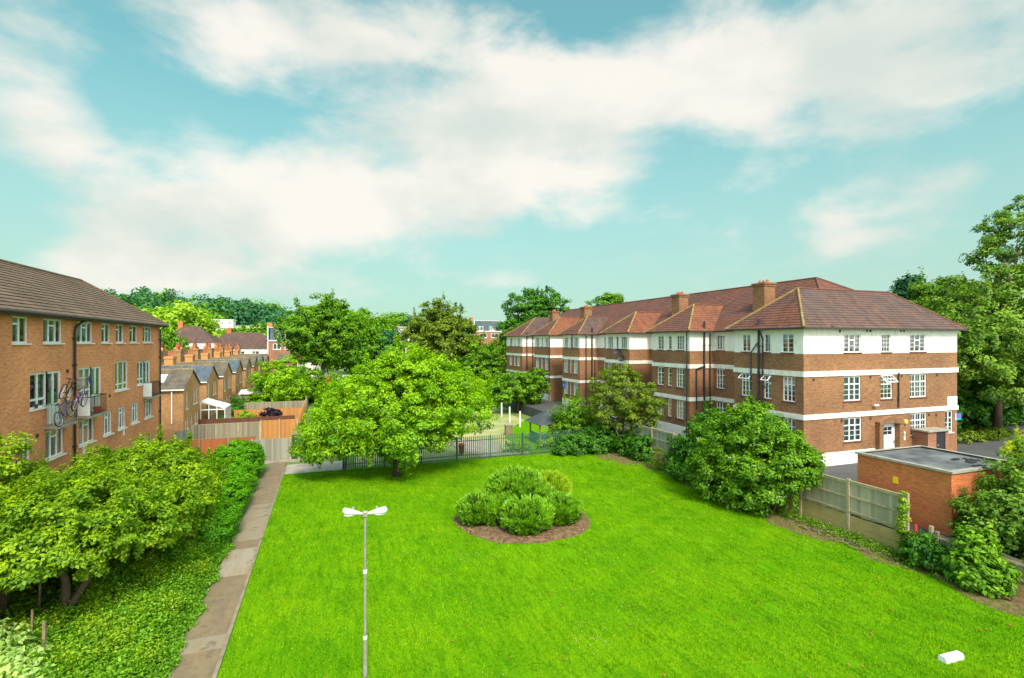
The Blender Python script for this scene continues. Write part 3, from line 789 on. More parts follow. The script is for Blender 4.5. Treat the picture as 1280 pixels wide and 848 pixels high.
# ================================================================== left block of flats
FX = -11.8
def left_block():
    root = empty('apartment_building', (-15.5, 28, 0), 'orange brick four storey block with balconies and a brown tiled roof', 'building')
    W = []    # px0, px1, head z, sill z, style
    def yy(a, b):
        u, v = sorted((y_on(a, FX), y_on(b, FX))); return u, v
    top = [(-42, -20), (15.5, 35.5), (54, 78), (96.5, 116), (127, 138), (145, 155), (162, 172), (178.5, 190)]
    for a, b in top: W.append((*yy(a, b), 10.22, 9.12, 't'))
    for a, b in [(-30, -2), (26, 38), (57, 80), (99, 118)]: W.append((*yy(a, b), 5.2, 3.9, 'm'))
    for a, b in [(129, 140), (147.5, 157), (164, 173), (180.5, 190)]: W.append((*yy(a, b), 5.2, 3.9, 'm'))
    W.append((*yy(144, 160), 8.0, 6.25, 'tall'))
    for a, b in [(60, 82), (118, 131), (173, 190)]: W.append((*yy(a, b), 2.5, 1.1 if a < 170 else .5, 'm'))
    # windows with balcony doors
    F = [(37.5, 77, 7.85), (99, 127, 7.85), (171.5, 188, 7.85)]
    holes = [(w[0] - 12, w[1] - 12, w[3], w[2]) for w in W]
    fr = []
    for a, b, hd in F:
        y0, y1 = yy(a, b); fr.append((y0, y1, hd))
        ym = y0 + (y1 - y0) * .52
        holes.append((y0 - 12, ym - 12, 6.3, hd)); holes.append((ym - 12, y1 - 12, 5.42, hd))
    mb = MB()
    wall(mb, (FX, 12), (FX, 44.8), 0, 10.42, holes)
    wall(mb, (FX, 44.8), (FX - 7.4, 44.8), 0, 10.42)
    wall(mb, (FX - 7.4, 44.8), (FX - 7.4, 12), 0, 10.42); wall(mb, (FX - 7.4, 12), (FX, 12), 0, 10.42)
    mb.build('wall', M['brick_orange'], root)
    mb = MB()      # floors inside
    for z in (2.65, 5.3, 7.98, 10.35): mb.box(FX - 7.2, FX - .3, 12.2, 44.6, z - .15, z)
    mb.box(FX - 3.6, FX - 3.5, 12.2, 44.6, 0, 10.3)
    mb.build('floor_slabs', M['curtain_dark'], root)
    k = 0
    st = ['sides', 'net', 'net', 'half', 'left', 'net', 'sides', 'sides', 'net']
    for y0, y1, hd, sl, s in W:
        w = y1 - y0; h = hd - sl
        if s == 't': v, hz = ((.34, .68) if w > 1.5 else (.5,)), ([(1, .72)] if w > 1.5 else [(0, .72)])
        elif s == 'm': v, hz = ((.33, .67) if w > 1.1 else (.5,)), ([(1, .74)] if w > 1.1 else [(0, .74)])
        else: v, hz = (.3, .7), [(0, .22), (1, .22), (2, .22)]
        place_window(root, 'E', FX, (y0 + y1) / 2, sl, w, h, v, hz, None, .075, curtain=st[k % 9], sill_out=.19); k += 1
    for i, (y0, y1, hd) in enumerate(fr):
        ym = y0 + (y1 - y0) * .52
        place_window(root, 'E', FX, (y0 + ym) / 2, 6.3, ym - y0, hd - 6.3, (.5,), [(0, .25), (1, .25)], None, .09, curtain='net' if i else 'sides')
        o = place_window(root, 'E', FX, (ym + y1) / 2, 5.42, y1 - ym, hd - 5.42, (.5,), [(0, .36), (1, .36)], None, .11, curtain='net', sill=None, name='balcony_door')
        m2 = MB(); w = y1 - ym; m2.box(-w / 2 + .1, w / 2 - .1, -.025, .025, .1, .88); link('door_panel', m2.data('door_panel', M['white']), o)
    # roof
    ex, hx = FX + .42, FX - 7.82; ze, zr, rx = 10.42, 13.25, -15.5; ye = 45.25; yr = 41.9
    mb = MB()
    tiled(mb, (ex, 11.5, ze), (ex, ye, ze), (rx, yr, zr), (rx, 11.5, zr), .3, .035)
    tiled(mb, (ex, ye, ze), (hx, ye, ze), (rx, yr, zr), (rx, yr, zr), .3, .035)
    tiled(mb, (hx, ye, ze), (hx, 11.5, ze), (rx, 11.5, zr), (rx, yr, zr), .3, .035)
    mb.poly([(ex, 11.5, ze), (rx, 11.5, zr), (hx, 11.5, ze)])
    rf = mb.build('roof', M['tile_brown'], root)
    mb = MB(); mb.tube([(rx, 11.5, zr + .01), (rx, yr, zr + .01)], .09, 8); mb.tube([(rx, yr, zr + .01), (ex, ye, ze + .03)], .08, 8); mb.tube([(rx, yr, zr + .01), (hx, ye, ze + .03)], .08, 8)
    mb.build('ridge_tiles', M['tile_brown'], rf)
    mb = MB(); mb.box(hx, ex - .02, 11.5, ye - .02, ze - .17, ze - .012); mb.build('soffit', M['gutter'], root)
    mb = MB(); mb.tube([(ex + .03, 11.5, ze - .05), (ex + .03, ye + .05, ze - .05)], .062, 8); mb.tube([(ex + .03, ye + .03, ze - .05), (hx, ye + .03, ze - .05)], .062, 8)
    mb.build('gutter', M['gutter'], root)
    yp = y_on(91, FX) ; mb = MB()
    mb.tube([(ex + .02, yp + .9, ze - .1), (FX + .12, yp + .75, ze - .22), (FX + .1, yp + .1, ze - .5), (FX + .09, yp, ze - .75), (FX + .09, yp, 0)], .055, 8)
    for z in (2, 4, 6, 8, 9.3): mb.box(FX - .01, FX + .16, yp - .08, yp + .08, z, z + .08)
    mb.build('drainpipe', M['black'], root)
    yp = 44.55; mb = MB(); mb.tube([(ex + .02, yp, ze - .1), (FX + .1, yp, ze - .4), (FX + .1, yp, 0)], .05, 8)
    for z in (2, 4, 6, 8, 9.3): mb.box(FX - .01, FX + .16, yp - .08, yp + .08, z, z + .08)
    mb.build('drainpipe', M['black'], root)
    # balconies
    def balcony(y0, y1, wire):
        mb = MB(); mb.box(FX - .05, FX + .56, y0, y1, 5.30, 5.42, bev=.015); s = mb.build('balcony', M['conc_pale'], root)
        r = MB(); x1 = FX + .52
        for a, b in (((FX, y0 + .05), (x1, y0 + .05)), ((x1, y0 + .05), (x1, y1 - .05)), ((x1, y1 - .05), (FX, y1 - .05))):
            r.bar((*a, 6.38), (*b, 6.38), .045); r.bar((*a, 5.52), (*b, 5.52), .03)
            n = max(2, int(math.dist(a, b) / .12))
            for i in range(n + 1):
                t = i / n; q = (a[0] + (b[0] - a[0]) * t, a[1] + (b[1] - a[1]) * t); r.bar((*q, 5.42), (*q, 6.38), .016)
        r.build('railing', M['steel'] if wire else M['black'], s)
        return s
    balcony(28.26, 30.04, True)
    s2 = balcony(31.5, 33.5, False)
    mb = MB(); mb.box(FX + .01, FX + .50, 31.51, 31.545, 5.45, 6.36)
    mb.build('white_panel', M['white'], s2)
    s3 = balcony(41.1, 42.9, False)
    mb = MB(); mb.box(FX + .01, FX + .50, 41.11, 41.15, 5.45, 6.36); mb.build('white_panel', M['white'], s3)
    # vents and repairs on the wall
    for px, py in ((84, 464), (46, 545), (45, 508), (137, 495)):
        yv = y_on(px, FX); zv = z_at(px, py, yv); mb = MB(); mb.box(FX, FX + .03, yv - .1, yv + .1, zv - .08, zv + .08); mb.build('air_vent', M['gutter'], root)
    for px, py, h in ((104, 564, .5), (154, 540, .45)):
        yv = y_on(px, FX); zv = z_at(px, py, yv); mb = MB(); mb.box(FX, FX + .05, yv - .1, yv + .1, zv - h / 2, zv + h / 2, bev=.01); mb.build('vent_cover', M['white'], root)
    return root
left_block()

# ================================================================== right mansion block
def right_block():
    root = empty('apartment_building', (36, 53, ZC), 'long three storey brown brick block with white bands and hipped red tiled roofs', 'building')
    Xf, Xr = 28.5, 31.0
    SW = 24.4; NE = 82.0; XE = 43.6
    seg = [(Xf, 24.4, 30.3), (Xr, 30.3, 35.3), (Xf, 35.3, 40.5), (Xr, 40.5, 44.4), (Xf, 44.4, 49.1), (Xr, 49.1, 55.2), (Xf, 55.2, 60.0), (Xr, 60.0, 63.9),
           (Xf, 63.9, 69.6), (Xr, 69.6, 74.5), (Xf, 74.5, 82.0)]
    poly = [(XE, SW), (XE, NE)]
    for x, a, b in reversed(seg): poly += [(x, b), (x, a)]
    H = {'top': (8.47, 9.72), 'mid': (5.25, 6.88), 'low': (2.55, 4.12)}
    # windows: list of (seg index, y0, y1, storeys)
    wins = []
    def yw(p0, p1, x): return tuple(sorted((y_on(p0, x), y_on(p1, x))))
    def add(x, p0, p1, fl, **k):
        a, b = yw(p0, p1, x); wins.append((x, a, b, fl, k))
    add(Xf, 977, 992, 'top'); add(Xf, 955, 963, 'top'); add(Xf, 927.5, 938, 'top')
    add(Xf, 978.5, 994, 'mid', big=1); add(Xf, 955, 964, 'mid', open=1); add(Xf, 927, 940, 'mid', open=1)
    add(Xf, 978.5, 994, 'low'); add(Xf, 927, 940, 'low')
    for fl in ('top', 'mid', 'low'):
        add(Xr, 895.5, 906, fl)
        if fl != 'top': add(Xr, 884, 890.5, fl)
        add(Xf, 822, 829.5, fl); add(Xf, 835, 839.5, fl); add(Xf, 845.5, 855, fl)
    for x, a, b in [(Xf, 44.9, 46.0), (Xf, 46.5, 47.0), (Xf, 47.6, 48.7), (Xf, 55.7, 56.8), (Xf, 57.3, 57.8), (Xf, 58.4, 59.5), (Xf, 64.5, 65.7), (Xf, 66.4, 67.0), (Xf, 67.8, 69.0),
                    (Xf, 75.6, 76.8), (Xf, 77.6, 78.3), (Xf, 79.2, 80.5), (Xr, 50.4, 51.4), (Xr, 52.6, 53.8), (Xr, 42, 43), (Xr, 61.4, 62.4), (Xr, 71, 72.4)]:
        for fl in ('top', 'mid', 'low'): wins.append((x, a, b, fl, {}))
    # south wall openings, measured on the end wall
    sw = []
    def sx(p0, p1): return x_on(p0, SW), x_on(p1, SW)
    for p0, p1, fl in ((1055, 1076, 'top'), (1102, 1113.5, 'top'), (1137.5, 1157, 'top'), (1055, 1076, 'mid'), (1101, 1115.5, 'mid'), (1137.5, 1158, 'mid'), (1055, 1077, 'low'), (1138, 1158, 'low'), (1181, 1191, 'low')):
        a, b = sx(p0, p1); sw.append((a, b, fl))
    zs_door = (1.35, 3.55); dx0, dx1 = sx(1099.5, 1119)
    holesS = [(a - Xf, b - Xf, *H[fl]) for a, b, fl in sw] + [(dx0 - Xf, dx1 - Xf, *zs_door)]
    def walls(mb, z0, z1):
        n = len(poly)
        for i in range(n):
            p, q = poly[i], poly[(i + 1) % n]
            hs = []
            if p[1] == q[1] == SW: hs = holesS      # runs Xf -> XE
            elif p[0] == q[0] and p[0] < 40:        # runs north -> south
                hs = [(p[1] - b, p[1] - a, *H[fl]) for x, a, b, fl, k in wins if abs(x - p[0]) < .01 and a >= q[1] - .01 and b <= p[1] + .01]
            wall(mb, p, q, z0, z1, hs)
    mb = MB(); walls(mb, 2.1, 8.4); walls(mb, ZC, 2.1); mb.build('wall', M['brick_brown'], root)
    mb = MB(); walls(mb, 8.4, 10.02); mb.build('rendered_wall', M['render'], root)
    for z0, z1 in ((6.93, 7.27), (4.18, 4.50)):
        mb = MB(); ringband(mb, poly, z0, z1, .06); mb.build('white_band', M['band'], root)
    # white plinth, cut round the entrance
    for i in range(len(poly)):
        p, q = poly[i], poly[(i + 1) % len(poly)]; mb = MB()
        if p[1] == q[1] == SW: mb.box(Xf - .045, dx0 - .5, SW - .045, SW - .001, ZC - .05, 1.95)
        elif p[0] == q[0] and p[0] < 40: mb.box(p[0] - .045, p[0] - .001, q[1], p[1], ZC - .05, 1.95)
        if mb.f: mb.build('plinth', M['render'], root)
    mb = MB()
    for z in (4.2, 7.0, 9.98): mb.box(Xr + .3, XE - .3, SW + .3, NE - .3, z - .15, z)
    for z in (4.2, 7.0, 9.98): mb.box(Xf + .3, Xr + .3, SW + .3, 30.0, z - .15, z)
    mb.box(Xr + 3, Xr + 3.1, 24.8, NE - .3, ZC, 9.9); mb.box(Xf + .3, XE - .3, SW + 3, SW + 3.1, ZC, 9.9)
    mb.build('floor_slabs', M['curtain_dark'], root)
    cs = ['sides', 'net', None, 'half', 'net', 'left', None]
    for k, (x, a, b, fl, kw) in enumerate(wins):
        w = b - a; z0, z1 = H[fl]; h = z1 - z0
        v = (.34, .66) if w > .95 else ((.5,) if w > .6 else ())
        hz = [(-1, .68)] if fl != 'top' else []
        o = place_window(root, 'W', x, (a + b) / 2, z0, w, h, v, hz, (.26, .3), .06, curtain=cs[k % 7], sill='redtile_sill', sill_out=.15,
                         cmat='curtain')
        if kw.get('open'):
            s = MB(); s.box(-w / 2 + .05, w / 2 - .05, -.02, .02, -.5, 0); hs = MB()
            c = MB(); f = .05
            c.box(-w / 2, w / 2, -.02, .02, -f, 0); c.box(-w / 2, w / 2, -.02, .02, -.52, -.52 + f); c.box(-w / 2, -w / 2 + f, -.02, .02, -.52 + f, -f); c.box(w / 2 - f, w / 2, -.02, .02, -.52 + f, -f)
            q = link('top_sash', c.data('top_sash', M['upvc']), o, (0, -.06, h)); q.rotation_euler[0] = R(-48)
    bl = ['curtain', 'curtain_blue', 'curtain_blue', 'curtain_blue', 'curtain', 'curtain', 'curtain_green', 'curtain_blue', 'curtain']
    sty = ['sides', 'sides', 'sides', 'net', 'half', 'sides', 'net', 'left', 'net']
    for k, (a, b, fl) in enumerate(sw):
        w = b - a; z0, z1 = H[fl]; h = z1 - z0; nar = w < 1.2
        v = () if (nar and fl != 'low') else ((.5,) if nar else (.34, .66))
        hz = [(-1, .62)] if (fl == 'mid' and nar) else ([(1, .66)] if fl == 'top' and not nar else ([(-1, .68)] if fl != 'top' else []))
        o = place_window(root, 'S', (a + b) / 2, SW, z0, w, h, v, hz, (.3, .3), .07, curtain=sty[k], cmat=bl[k], sill='redtile_sill' if not (fl == 'low' and nar) else 'white')
        if fl == 'mid' and nar:
            c = MB(); f = .06; hh = .62
            c.box(-w / 2, w / 2, -.02, .02, -f, 0); c.box(-w / 2, w / 2, -.02, .02, -hh, -hh + f); c.box(-w / 2, -w / 2 + f, -.02, .02, -hh + f, -f); c.box(w / 2 - f, w / 2, -.02, .02, -hh + f, -f)
            for i in (1, 2, 3): c.box(-w / 2 + w * i / 4 - .012, -w / 2 + w * i / 4 + .012, -.012, .012, -hh + f, -f)
            c.box(-w / 2 + f, w / 2 - f, -.011, .011, -hh / 2 - .012, -hh / 2 + .012)
            q = link('top_sash', c.data('top_sash', M['upvc']), o, (0, -.07, h)); q.rotation_euler[0] = R(-42)
    # roofs -----------------------------------------------------------
    ze = 10.08
    def hip(name, x0, x1, y0, y1, pitch, along, mat, hips=True, eastopen=False, matS=None, matN=None):
        mb = MB()
        if along == 'y':
            hw = (x1 - x0) / 2; rz = ze + hw * pitch; A = ((x0 + x1) / 2, y0 + hw, rz); B = ((x0 + x1) / 2, y1 - hw, rz)
            tiled(mb, (x0, y1, ze), (x0, y0, ze), A, B); tiled(mb, (x1, y0, ze), (x1, y1, ze), B, A)
            tiled(mb, (x0, y0, ze), (x1, y0, ze), A, A); tiled(mb, (x1, y1, ze), (x0, y1, ze), B, B)
            lines = [((x0, y0, ze), A), ((x1, y0, ze), A), ((x0, y1, ze), B), ((x1, y1, ze), B), (A, B)]
        else:
            hw = (y1 - y0) / 2; rz = ze + hw * pitch; A = (x0 + hw, (y0 + y1) / 2, rz); B = (x1 - hw if not eastopen else x1, (y0 + y1) / 2, rz)
            tiled(mb, (x0, y1, ze), (x0, y0, ze), A, A)
            tiled(mb, (x0, y0, ze), (x1, y0, ze), B, A, mi=1 if matS else 0); tiled(mb, (x1, y1, ze), (x0, y1, ze), A, B, mi=2 if matN else 0)
            lines = [((x0, y0, ze), A), ((x0, y1, ze), A), (A, B)]
            if not eastopen: tiled(mb, (x1, y0, ze), (x1, y1, ze), B, B); lines += [((x1, y0, ze), B), ((x1, y1, ze), B)]
        o = mb.build('roof', [M[mat], M[matS or mat], M[matN or mat]], root)
        h = MB()
        for i, (a, b) in enumerate(lines):
            h.tube([Vector(a) + Vector((0, 0, .03)), Vector(b) + Vector((0, 0, .035))], .085 if i < 2 else .075, 6, mi=0 if i < 2 and name != 'main' else 1)
        h.build('hip_tiles', [M['hip'], M['tile_red']], o)
        return o
    hip('main', 30.55, 44.05, 24.02, 82.4, .63, 'y', 'tile_red')
    hip('wing', 28.05, 44.1, 24.0, 30.75, .85, 'x', 'tile_red', matS='tile_plum')
    for (a, b), mt in zip(((34.9, 40.95), (44.0, 49.55), (54.8, 60.45), (63.5, 70.0), (74.1, 82.45)), ('tile_orange', 'tile_orange', 'tile_plum', 'tile_orange', 'tile_plum')):
        hip('wing', 28.05, 36.6, a, b, .8 if b < 80 else .72, 'x', 'tile_red', eastopen=True, matS=mt)
    # eaves board and gutter
    ep = offset(poly, .42)
    mb = MB(); ringband(mb, poly, 9.99, 10.055, .40, -.3); mb.build('soffit', M['white'], root)
    mb = MB(); ringband(mb, poly, 9.98, 10.10, .47, .39); mb.build('gutter', M['gutter'], root)
    # chimneys
    for cy in (32.4, 43.0, 63.0, 73.6):
        mb = MB(); mb.box(32.95, 34.05, cy - .6, cy + .6, 11.0, 13.8); mb.box(32.89, 34.11, cy - .66, cy + .66, 13.67, 13.75); mb.box(32.86, 34.14, cy - .69, cy + .69, 13.803, 13.95)
        c = mb.build('chimney', M['brick_brown'], root)
        mb = MB()
        for i in (-1, 0, 1): mb.tube([(33.5, cy + i * .38, 13.95), (33.5, cy + i * .38, 14.2)], [.13, .10], 8)
        mb.build('chimney_pot', M['pot'], c)
    # pipes
    def pipe(pts, r=.05, mat='black'):
        mb = MB(); mb.tube(pts, r, 8)
        for a, b in zip(pts, pts[1:]):
            if abs(a[2] - b[2]) > 2:
                z = min(a[2], b[2]) + .5
                while z < max(a[2], b[2]): mb.tube([(a[0], a[1], z), (a[0], a[1], z + .12)], r * 1.45, 8); z += 1.8
        mb.build('drainpipe', M[mat], root)
    X = Xf - .12
    pipe([(X, 27.9, 10.75), (X, 27.9, ZC)], .075); pipe([(X, 27.55, ZC), (X, 27.55, 9.4), (X - .05, 27.75, 9.85), (X - .02, 27.9, 9.9)], .05)
    pipe([(X, 28.6, ZC), (X, 28.6, 8.4), (X, 28.2, 8.9), (X, 27.98, 9.1)], .04); pipe([(X, 27.3, 6.0), (X, 27.7, 6.35)], .045)
    pipe([(Xf - .12, 35.55, 10.0), (Xf - .12, 35.55, ZC)], .045)
    pipe([(29.9, 35.18, 10.9), (29.9, 35.18, ZC)], .075); pipe([(30.5, 35.18, 9.9), (30.5, 35.18, ZC)], .05); pipe([(29.1, 35.18, 6.9), (29.9, 35.18, 7.1)], .05); pipe([(29.1, 35.18, 6.9), (29.1, 35.18, 3.5)], .05)
    pipe([(30.1, 55.08, 10.9), (30.1, 55.08, ZC)], .09); pipe([(29.3, 55.08, 9.9), (29.3, 55.08, ZC)], .06); pipe([(30.5, 55.08, 7), (30.5, 55.08, ZC)], .05)
    pipe([(29.2, 74.38, 10.6), (29.2, 74.38, ZC)], .08); pipe([(30.2, 74.38, 9.9), (30.2, 74.38, ZC)], .08)
    pipe([(Xf - .1, 64.0, 10), (Xf - .1, 64.0, ZC)], .05); pipe([(Xf - .1, 57.05, 10.6), (Xf - .1, 57.05, 8.2)], .05)
    xs = x_on(1122, SW); pipe([(xs, SW - .08, 6.9), (xs, SW - .08, 4.6)], .045)
    # dark vents under the eaves and bands of the end wall
    for px, py in ((1050, 414), (1083.5, 413.5), (1088, 413.5), (1126, 413.5), (1130, 413.5), (1088, 471.5), (1127, 470), (1171, 469), (1161, 518.5), (1170, 519), (1088, 523), (1017, 475), (1052, 526), (1183, 523)):
        xv = x_on(px, SW); zv = z_at(px, py, SW); mb = MB(); mb.box(xv - .08, xv + .08, SW - .03, SW + .01, zv - .09, zv + .09, bev=.02); mb.build('air_vent', M['dark'], root)
    # entrance: brick arch surround, white door
    mb = MB()
    mb.box(dx0 - .42, dx0 - .02, SW - .3, SW - .001, ZC, 3.75); mb.box(dx1 + .02, dx1 + .42, SW - .3, SW - .001, ZC, 3.75)
    n = 12; cx = (dx0 + dx1) / 2; hw = (dx1 - dx0) / 2 + .44
    for i in range(n):
        t0, t1 = i / n, (i + 1) / n
        f = lambda t: (cx - hw + 2 * hw * t, 3.72 + .36 * math.sin(math.pi * t))
        (a, za), (b, zb) = f(t0), f(t1)
        g = lambda t: (cx - hw + 2 * hw * t, 3.50 + .12 * math.sin(math.pi * t)); (c, zc), (d, zd) = g(t0), g(t1)
        y0, y1 = SW - .34, SW - .001
        mb.add([(a, y0, zc), (b, y0, zd), (b, y0, zb), (a, y0, za), (a, y1, zc), (b, y1, zd), (b, y1, zb), (a, y1, za)], [(0, 1, 2, 3), (3, 2, 6, 7), (1, 0, 4, 5)])
    mb.build('porch_surround', M['brick_brown'], root)
    mb = MB(); mb.box(dx0 + .02, dx1 - .02, SW + .03, SW + .08, 1.35, 3.53)
    w = dx1 - dx0
    for i, (z0, z1) in enumerate(((1.5, 2.15), (2.25, 2.7))):
        for s in (0, 1): mb.box(dx0 + .14 + s * w * .47, dx0 + w * .47 + s * w * .40, SW + .015, SW + .03, z0, z1)
    d = mb.build('front_door', M['white'], root)
    mb = MB(); mb.quad((dx0 + .32, SW + .025, 2.8), (dx1 - .32, SW + .025, 2.8), (dx1 - .32, SW + .025, 3.3), (dx0 + .32, SW + .025, 3.3)); mb.build('pane', M['tint'], d)
    mb = MB(); mb.bar((cx, SW + .015, 2.8), (cx, SW + .015, 3.3), .025); mb.bar((dx0 + .32, SW + .015, 3.05), (dx1 - .32, SW + .015, 3.05), .025); mb.build('glazing_bar', M['white'], d); mb = MB(); mb.box(dx1 - .16, dx1 - .1, SW - .03, SW + .03, 2.2, 2.35); mb.build('handle', M['steel'], d)
    mb = MB(); mb.box(dx0 - .5, dx1 + .5, SW - .9, SW - .003, ZC, 1.33, bev=.02); mb.build('doorstep', M['concrete'], root)
    return root
right_block()

def small_wall_things():
    SW = 24.4
    # bin store beside the entrance
    a, b, c, d = x_on(1160, SW - 1.0), x_on(1170.5, SW - 1.0), x_on(1182, SW - 1.0), x_on(1186, SW - 1.0)
    root = empty('brick_store', ((a + d) / 2, SW - .5, ZC), 'small flat roofed brick store with a dark blue door beside the end wall', 'store')
    mb = MB(); wall(mb, (a, SW - 1.0), (d, SW - 1.0), ZC, 2.95, [(b - a, c - a, ZC, 2.9)], .1); wall(mb, (d, SW - 1), (d, SW), ZC, 2.95); wall(mb, (a, SW), (a, SW - 1), ZC, 2.95); mb.build('wall', M['brick_far'], root)
    mb = MB(); mb.box(a - .12, d + .12, SW - 1.12, SW - .003, 2.955, 3.06, bev=.015); mb.build('flat_roof', M['coping'], root)
    mb = MB(); mb.box(b, c, SW - .96, SW - .92, ZC, 2.9); o = mb.build('door', M['dark'], root)
    mb = MB(); mb.box(b + .12, b + .3, SW - .99, SW - .962, 1.95, 2.03); mb.build('handle', M['steel'], o)
    # signs
    def sign(name, label, cat, p0, p1, q0, q1, mat, yoff=.03):
        x0, x1 = x_on(p0, SW), x_on(p1, SW); z1, z0 = z_at(p0, q0, SW), z_at(p0, q1, SW)
        mb = MB(); mb.box(x0, x1, SW - .03, SW - .001, z0, z1)
        o = mb.build_at(name, M[mat], ((x0 + x1) / 2, SW, z0)); tag(o, label, cat); return o, x0, x1, z0, z1
    o, x0, x1, z0, z1 = sign('notice_sign', 'white notice sign with small red lettering high on the brown brick end wall', 'sign', 1184, 1196, 496, 507, 'white')
    mb = MB(); w = x1 - x0; rr = random.Random(4); mb2 = MB()
    # lettering, too small in the picture to read: six rows of word-length strokes
    for i, (z, s, t) in enumerate(((.84, .28, .72), (.72, .40, .60), (.57, .10, .90), (.46, .18, .82), (.35, .12, .88), (.20, .24, .78))):
        x = s
        while x < t:
            l = min(rr.uniform(.05, .12), t - x); mb.box(x0 + w * x, x0 + w * (x + l), SW - .034, SW - .0315, z0 + (z1 - z0) * (z - .025), z0 + (z1 - z0) * (z + .025)); x += l + .022
    mb.build('lettering', M['signred'], o)
    o, x0, x1, z0, z1 = sign('estate_agent_board', 'small blue, red and teal square board under the white band at the wall corner', 'sign', 1193.5, 1201, 517, 525.5, 'signblue')
    mb = MB(); h = z1 - z0; mb.box(x0 + .1, x1, SW - .034, SW - .0315, z0 + h * .52, z0 + h * .74); mb.build('red_stripe', M['signred'], o)
    mb = MB(); mb.box(x0 + .1, x1, SW - .034, SW - .0315, z0 + .01, z0 + h * .33); mb.build('teal_stripe', M['signteal'], o)
    mb = MB(); mb.box(x0, x0 + .1, SW - .034, SW - .0315, z0, z1); mb.build('white_edge', M['white'], o)
    # lamp, entry panel, camera
    x, z = x_on(1130.5, SW), z_at(1130, 527.5, SW)
    root = empty('wall_lamp', (x, SW, z), 'round yellow bulkhead lamp beside the arched white door', 'lamp')
    mb = MB(); mb.tube([(x, SW - .001, z), (x, SW - .09, z)], [.2, .19], 16); mb.build('lamp_base', M['steel'], root)
    mb = MB(); mb.ell((x, SW - .1, z), (.17, .10, .17)); mb.build('lamp_cover', M['yellow'], root, smooth=True)
    x, z = x_on(1127, SW), z_at(1127, 545, SW)
    root = empty('meter_box', (x, SW, z - .3), 'white meter box on the wall right of the arched door', 'meter box')
    mb = MB(); mb.box(x - .22, x + .22, SW - .12, SW - .001, z - .3, z + .3, bev=.02); mb.build('casing', M['white'], root); mb = MB(); mb.box(x - .14, x + .14, SW - .128, SW - .1205, z - .05, z + .2); mb.build('cover', M['steel'], root)
    x, z = x_on(1092, SW), z_at(1092, 507, SW)
    root = empty('security_camera', (x, SW, z), 'white security camera on the end wall above the entrance', 'camera')
    mb = MB(); mb.tube([(x, SW, z), (x + .03, SW - .2, z + .02)], .03, 8); mb.build('bracket', M['white'], root)
    mb = MB(); mb.box(x - .22, x + .16, SW - .28, SW - .16, z - .02, z + .1, bev=.02); mb.build('body', M['white'], root)
    for k, (y, z) in enumerate(((45.9, 8.0), (45.2, 7.35))):
        root = empty('satellite_dish', (28.5, y, z), ('upper' if k == 0 else 'lower') + ' dark satellite dish of the pair on the middle wing', 'satellite dish', 'satellite dishes on the brown block')
        mb = MB(); mb.bar((28.5, y, z), (28.15, y, z), .04); mb.build('bracket', M['black'], root)
        mb = MB(); c = Vector((28.1, y, z + .1)); n = Vector((-.75, -.55, .35)).normalized(); u = n.cross(Vector((0, 0, 1))).normalized(); v = u.cross(n)
        rings = []
        for r, dpt in ((0, 0), (.15, .02), (.27, .07), (.36, .13)): rings.append([c + (u * math.cos(t) + v * math.sin(t)) * r + n * dpt for t in [2 * math.pi * i / 16 for i in range(16)]])
        for a, b in zip(rings, rings[1:]):
            for i in range(16): j = (i + 1) % 16; mb.quad(a[i], a[j], b[j], b[i])
        mb.build('dish', M['dark'], root); mb = MB(); mb.bar(c - v * .3 + n * .1, c + n * .42, .02); mb.build('receiver_arm', M['black'], root)
    for k, (x, y, z, lab) in enumerate(((28.46, 39.7, 3.5, 'round cornered blue sign low on the wing left of the big shrub'), (28.46, 59.6, 3.6, 'blue sign on the far wing behind the spreading tree'), (28.46, 69.1, 3.9, 'blue sign on the farthest brick wing in view'))):
        mb = MB(); mb.box(x, 28.5, y - .3, y + .3, z - .4, z + .4, bev=.01); o = mb.build_at('wall_sign', M['signblue'], (x, y, z - .4)); tag(o, lab, 'sign')
        mb = MB(); mb.box(x - .004, x - .001, y - .2, y + .2, z + .05, z + .12); mb.box(x - .004, x - .001, y - .15, y + .15, z - .1, z - .04); mb.build('lettering', M['white'], o)
small_wall_things()

# ================================================================== boiler house with the yellow sign
def boiler_house():
    x0, x1, y0, y1, z1 = 24.3, 28.9, 13.8, 17.8, 3.72
    root = empty('brick_outbuilding', ((x0 + x1) / 2, (y0 + y1) / 2, ZC), 'flat roofed red brick outbuilding behind the timber fence', 'outbuilding')
    P = [(x1, y0), (x1, y1), (x0, y1), (x0, y0)]
    mb = MB()
    for i in range(4): wall(mb, P[i], P[(i + 1) % 4], .3, z1)
    mb.build('wall', M['brick_red'], root)
    mb = MB(); mb.box(x0 + .1, x1 - .1, y0 + .1, y1 - .1, z1 - .1, z1 - .01); r = mb.build('flat_roof', M['felt'], root)
    mb = MB(); ringband(mb, P, z1, z1 + .09, .08, -.16); mb.build('coping', M['coping'], root)
    rr = random.Random(2)
    for i in range(9):
        mb = MB(); a, b = rr.uniform(26.6, 28.0), rr.uniform(14.2, 15.4); mb.box(a, a + rr.uniform(.15, .5), b, b + rr.uniform(.08, .25), z1 - .012, z1 + .03); mb.build('loose_felt', M['dark'], r)
    mb = MB()
    yv = y_on(1119.5, x0); zv = z_at(1119.5, 600, yv)
    mb.box(x0 - .02, x0 - .001, yv - .11, yv + .11, zv - .16, zv + .14); o = mb.build_at('warning_sign', M['yellow'], (x0, yv, zv - .16)); tag(o, 'small plain yellow sign on the red brick outbuilding', 'sign')
boiler_house()

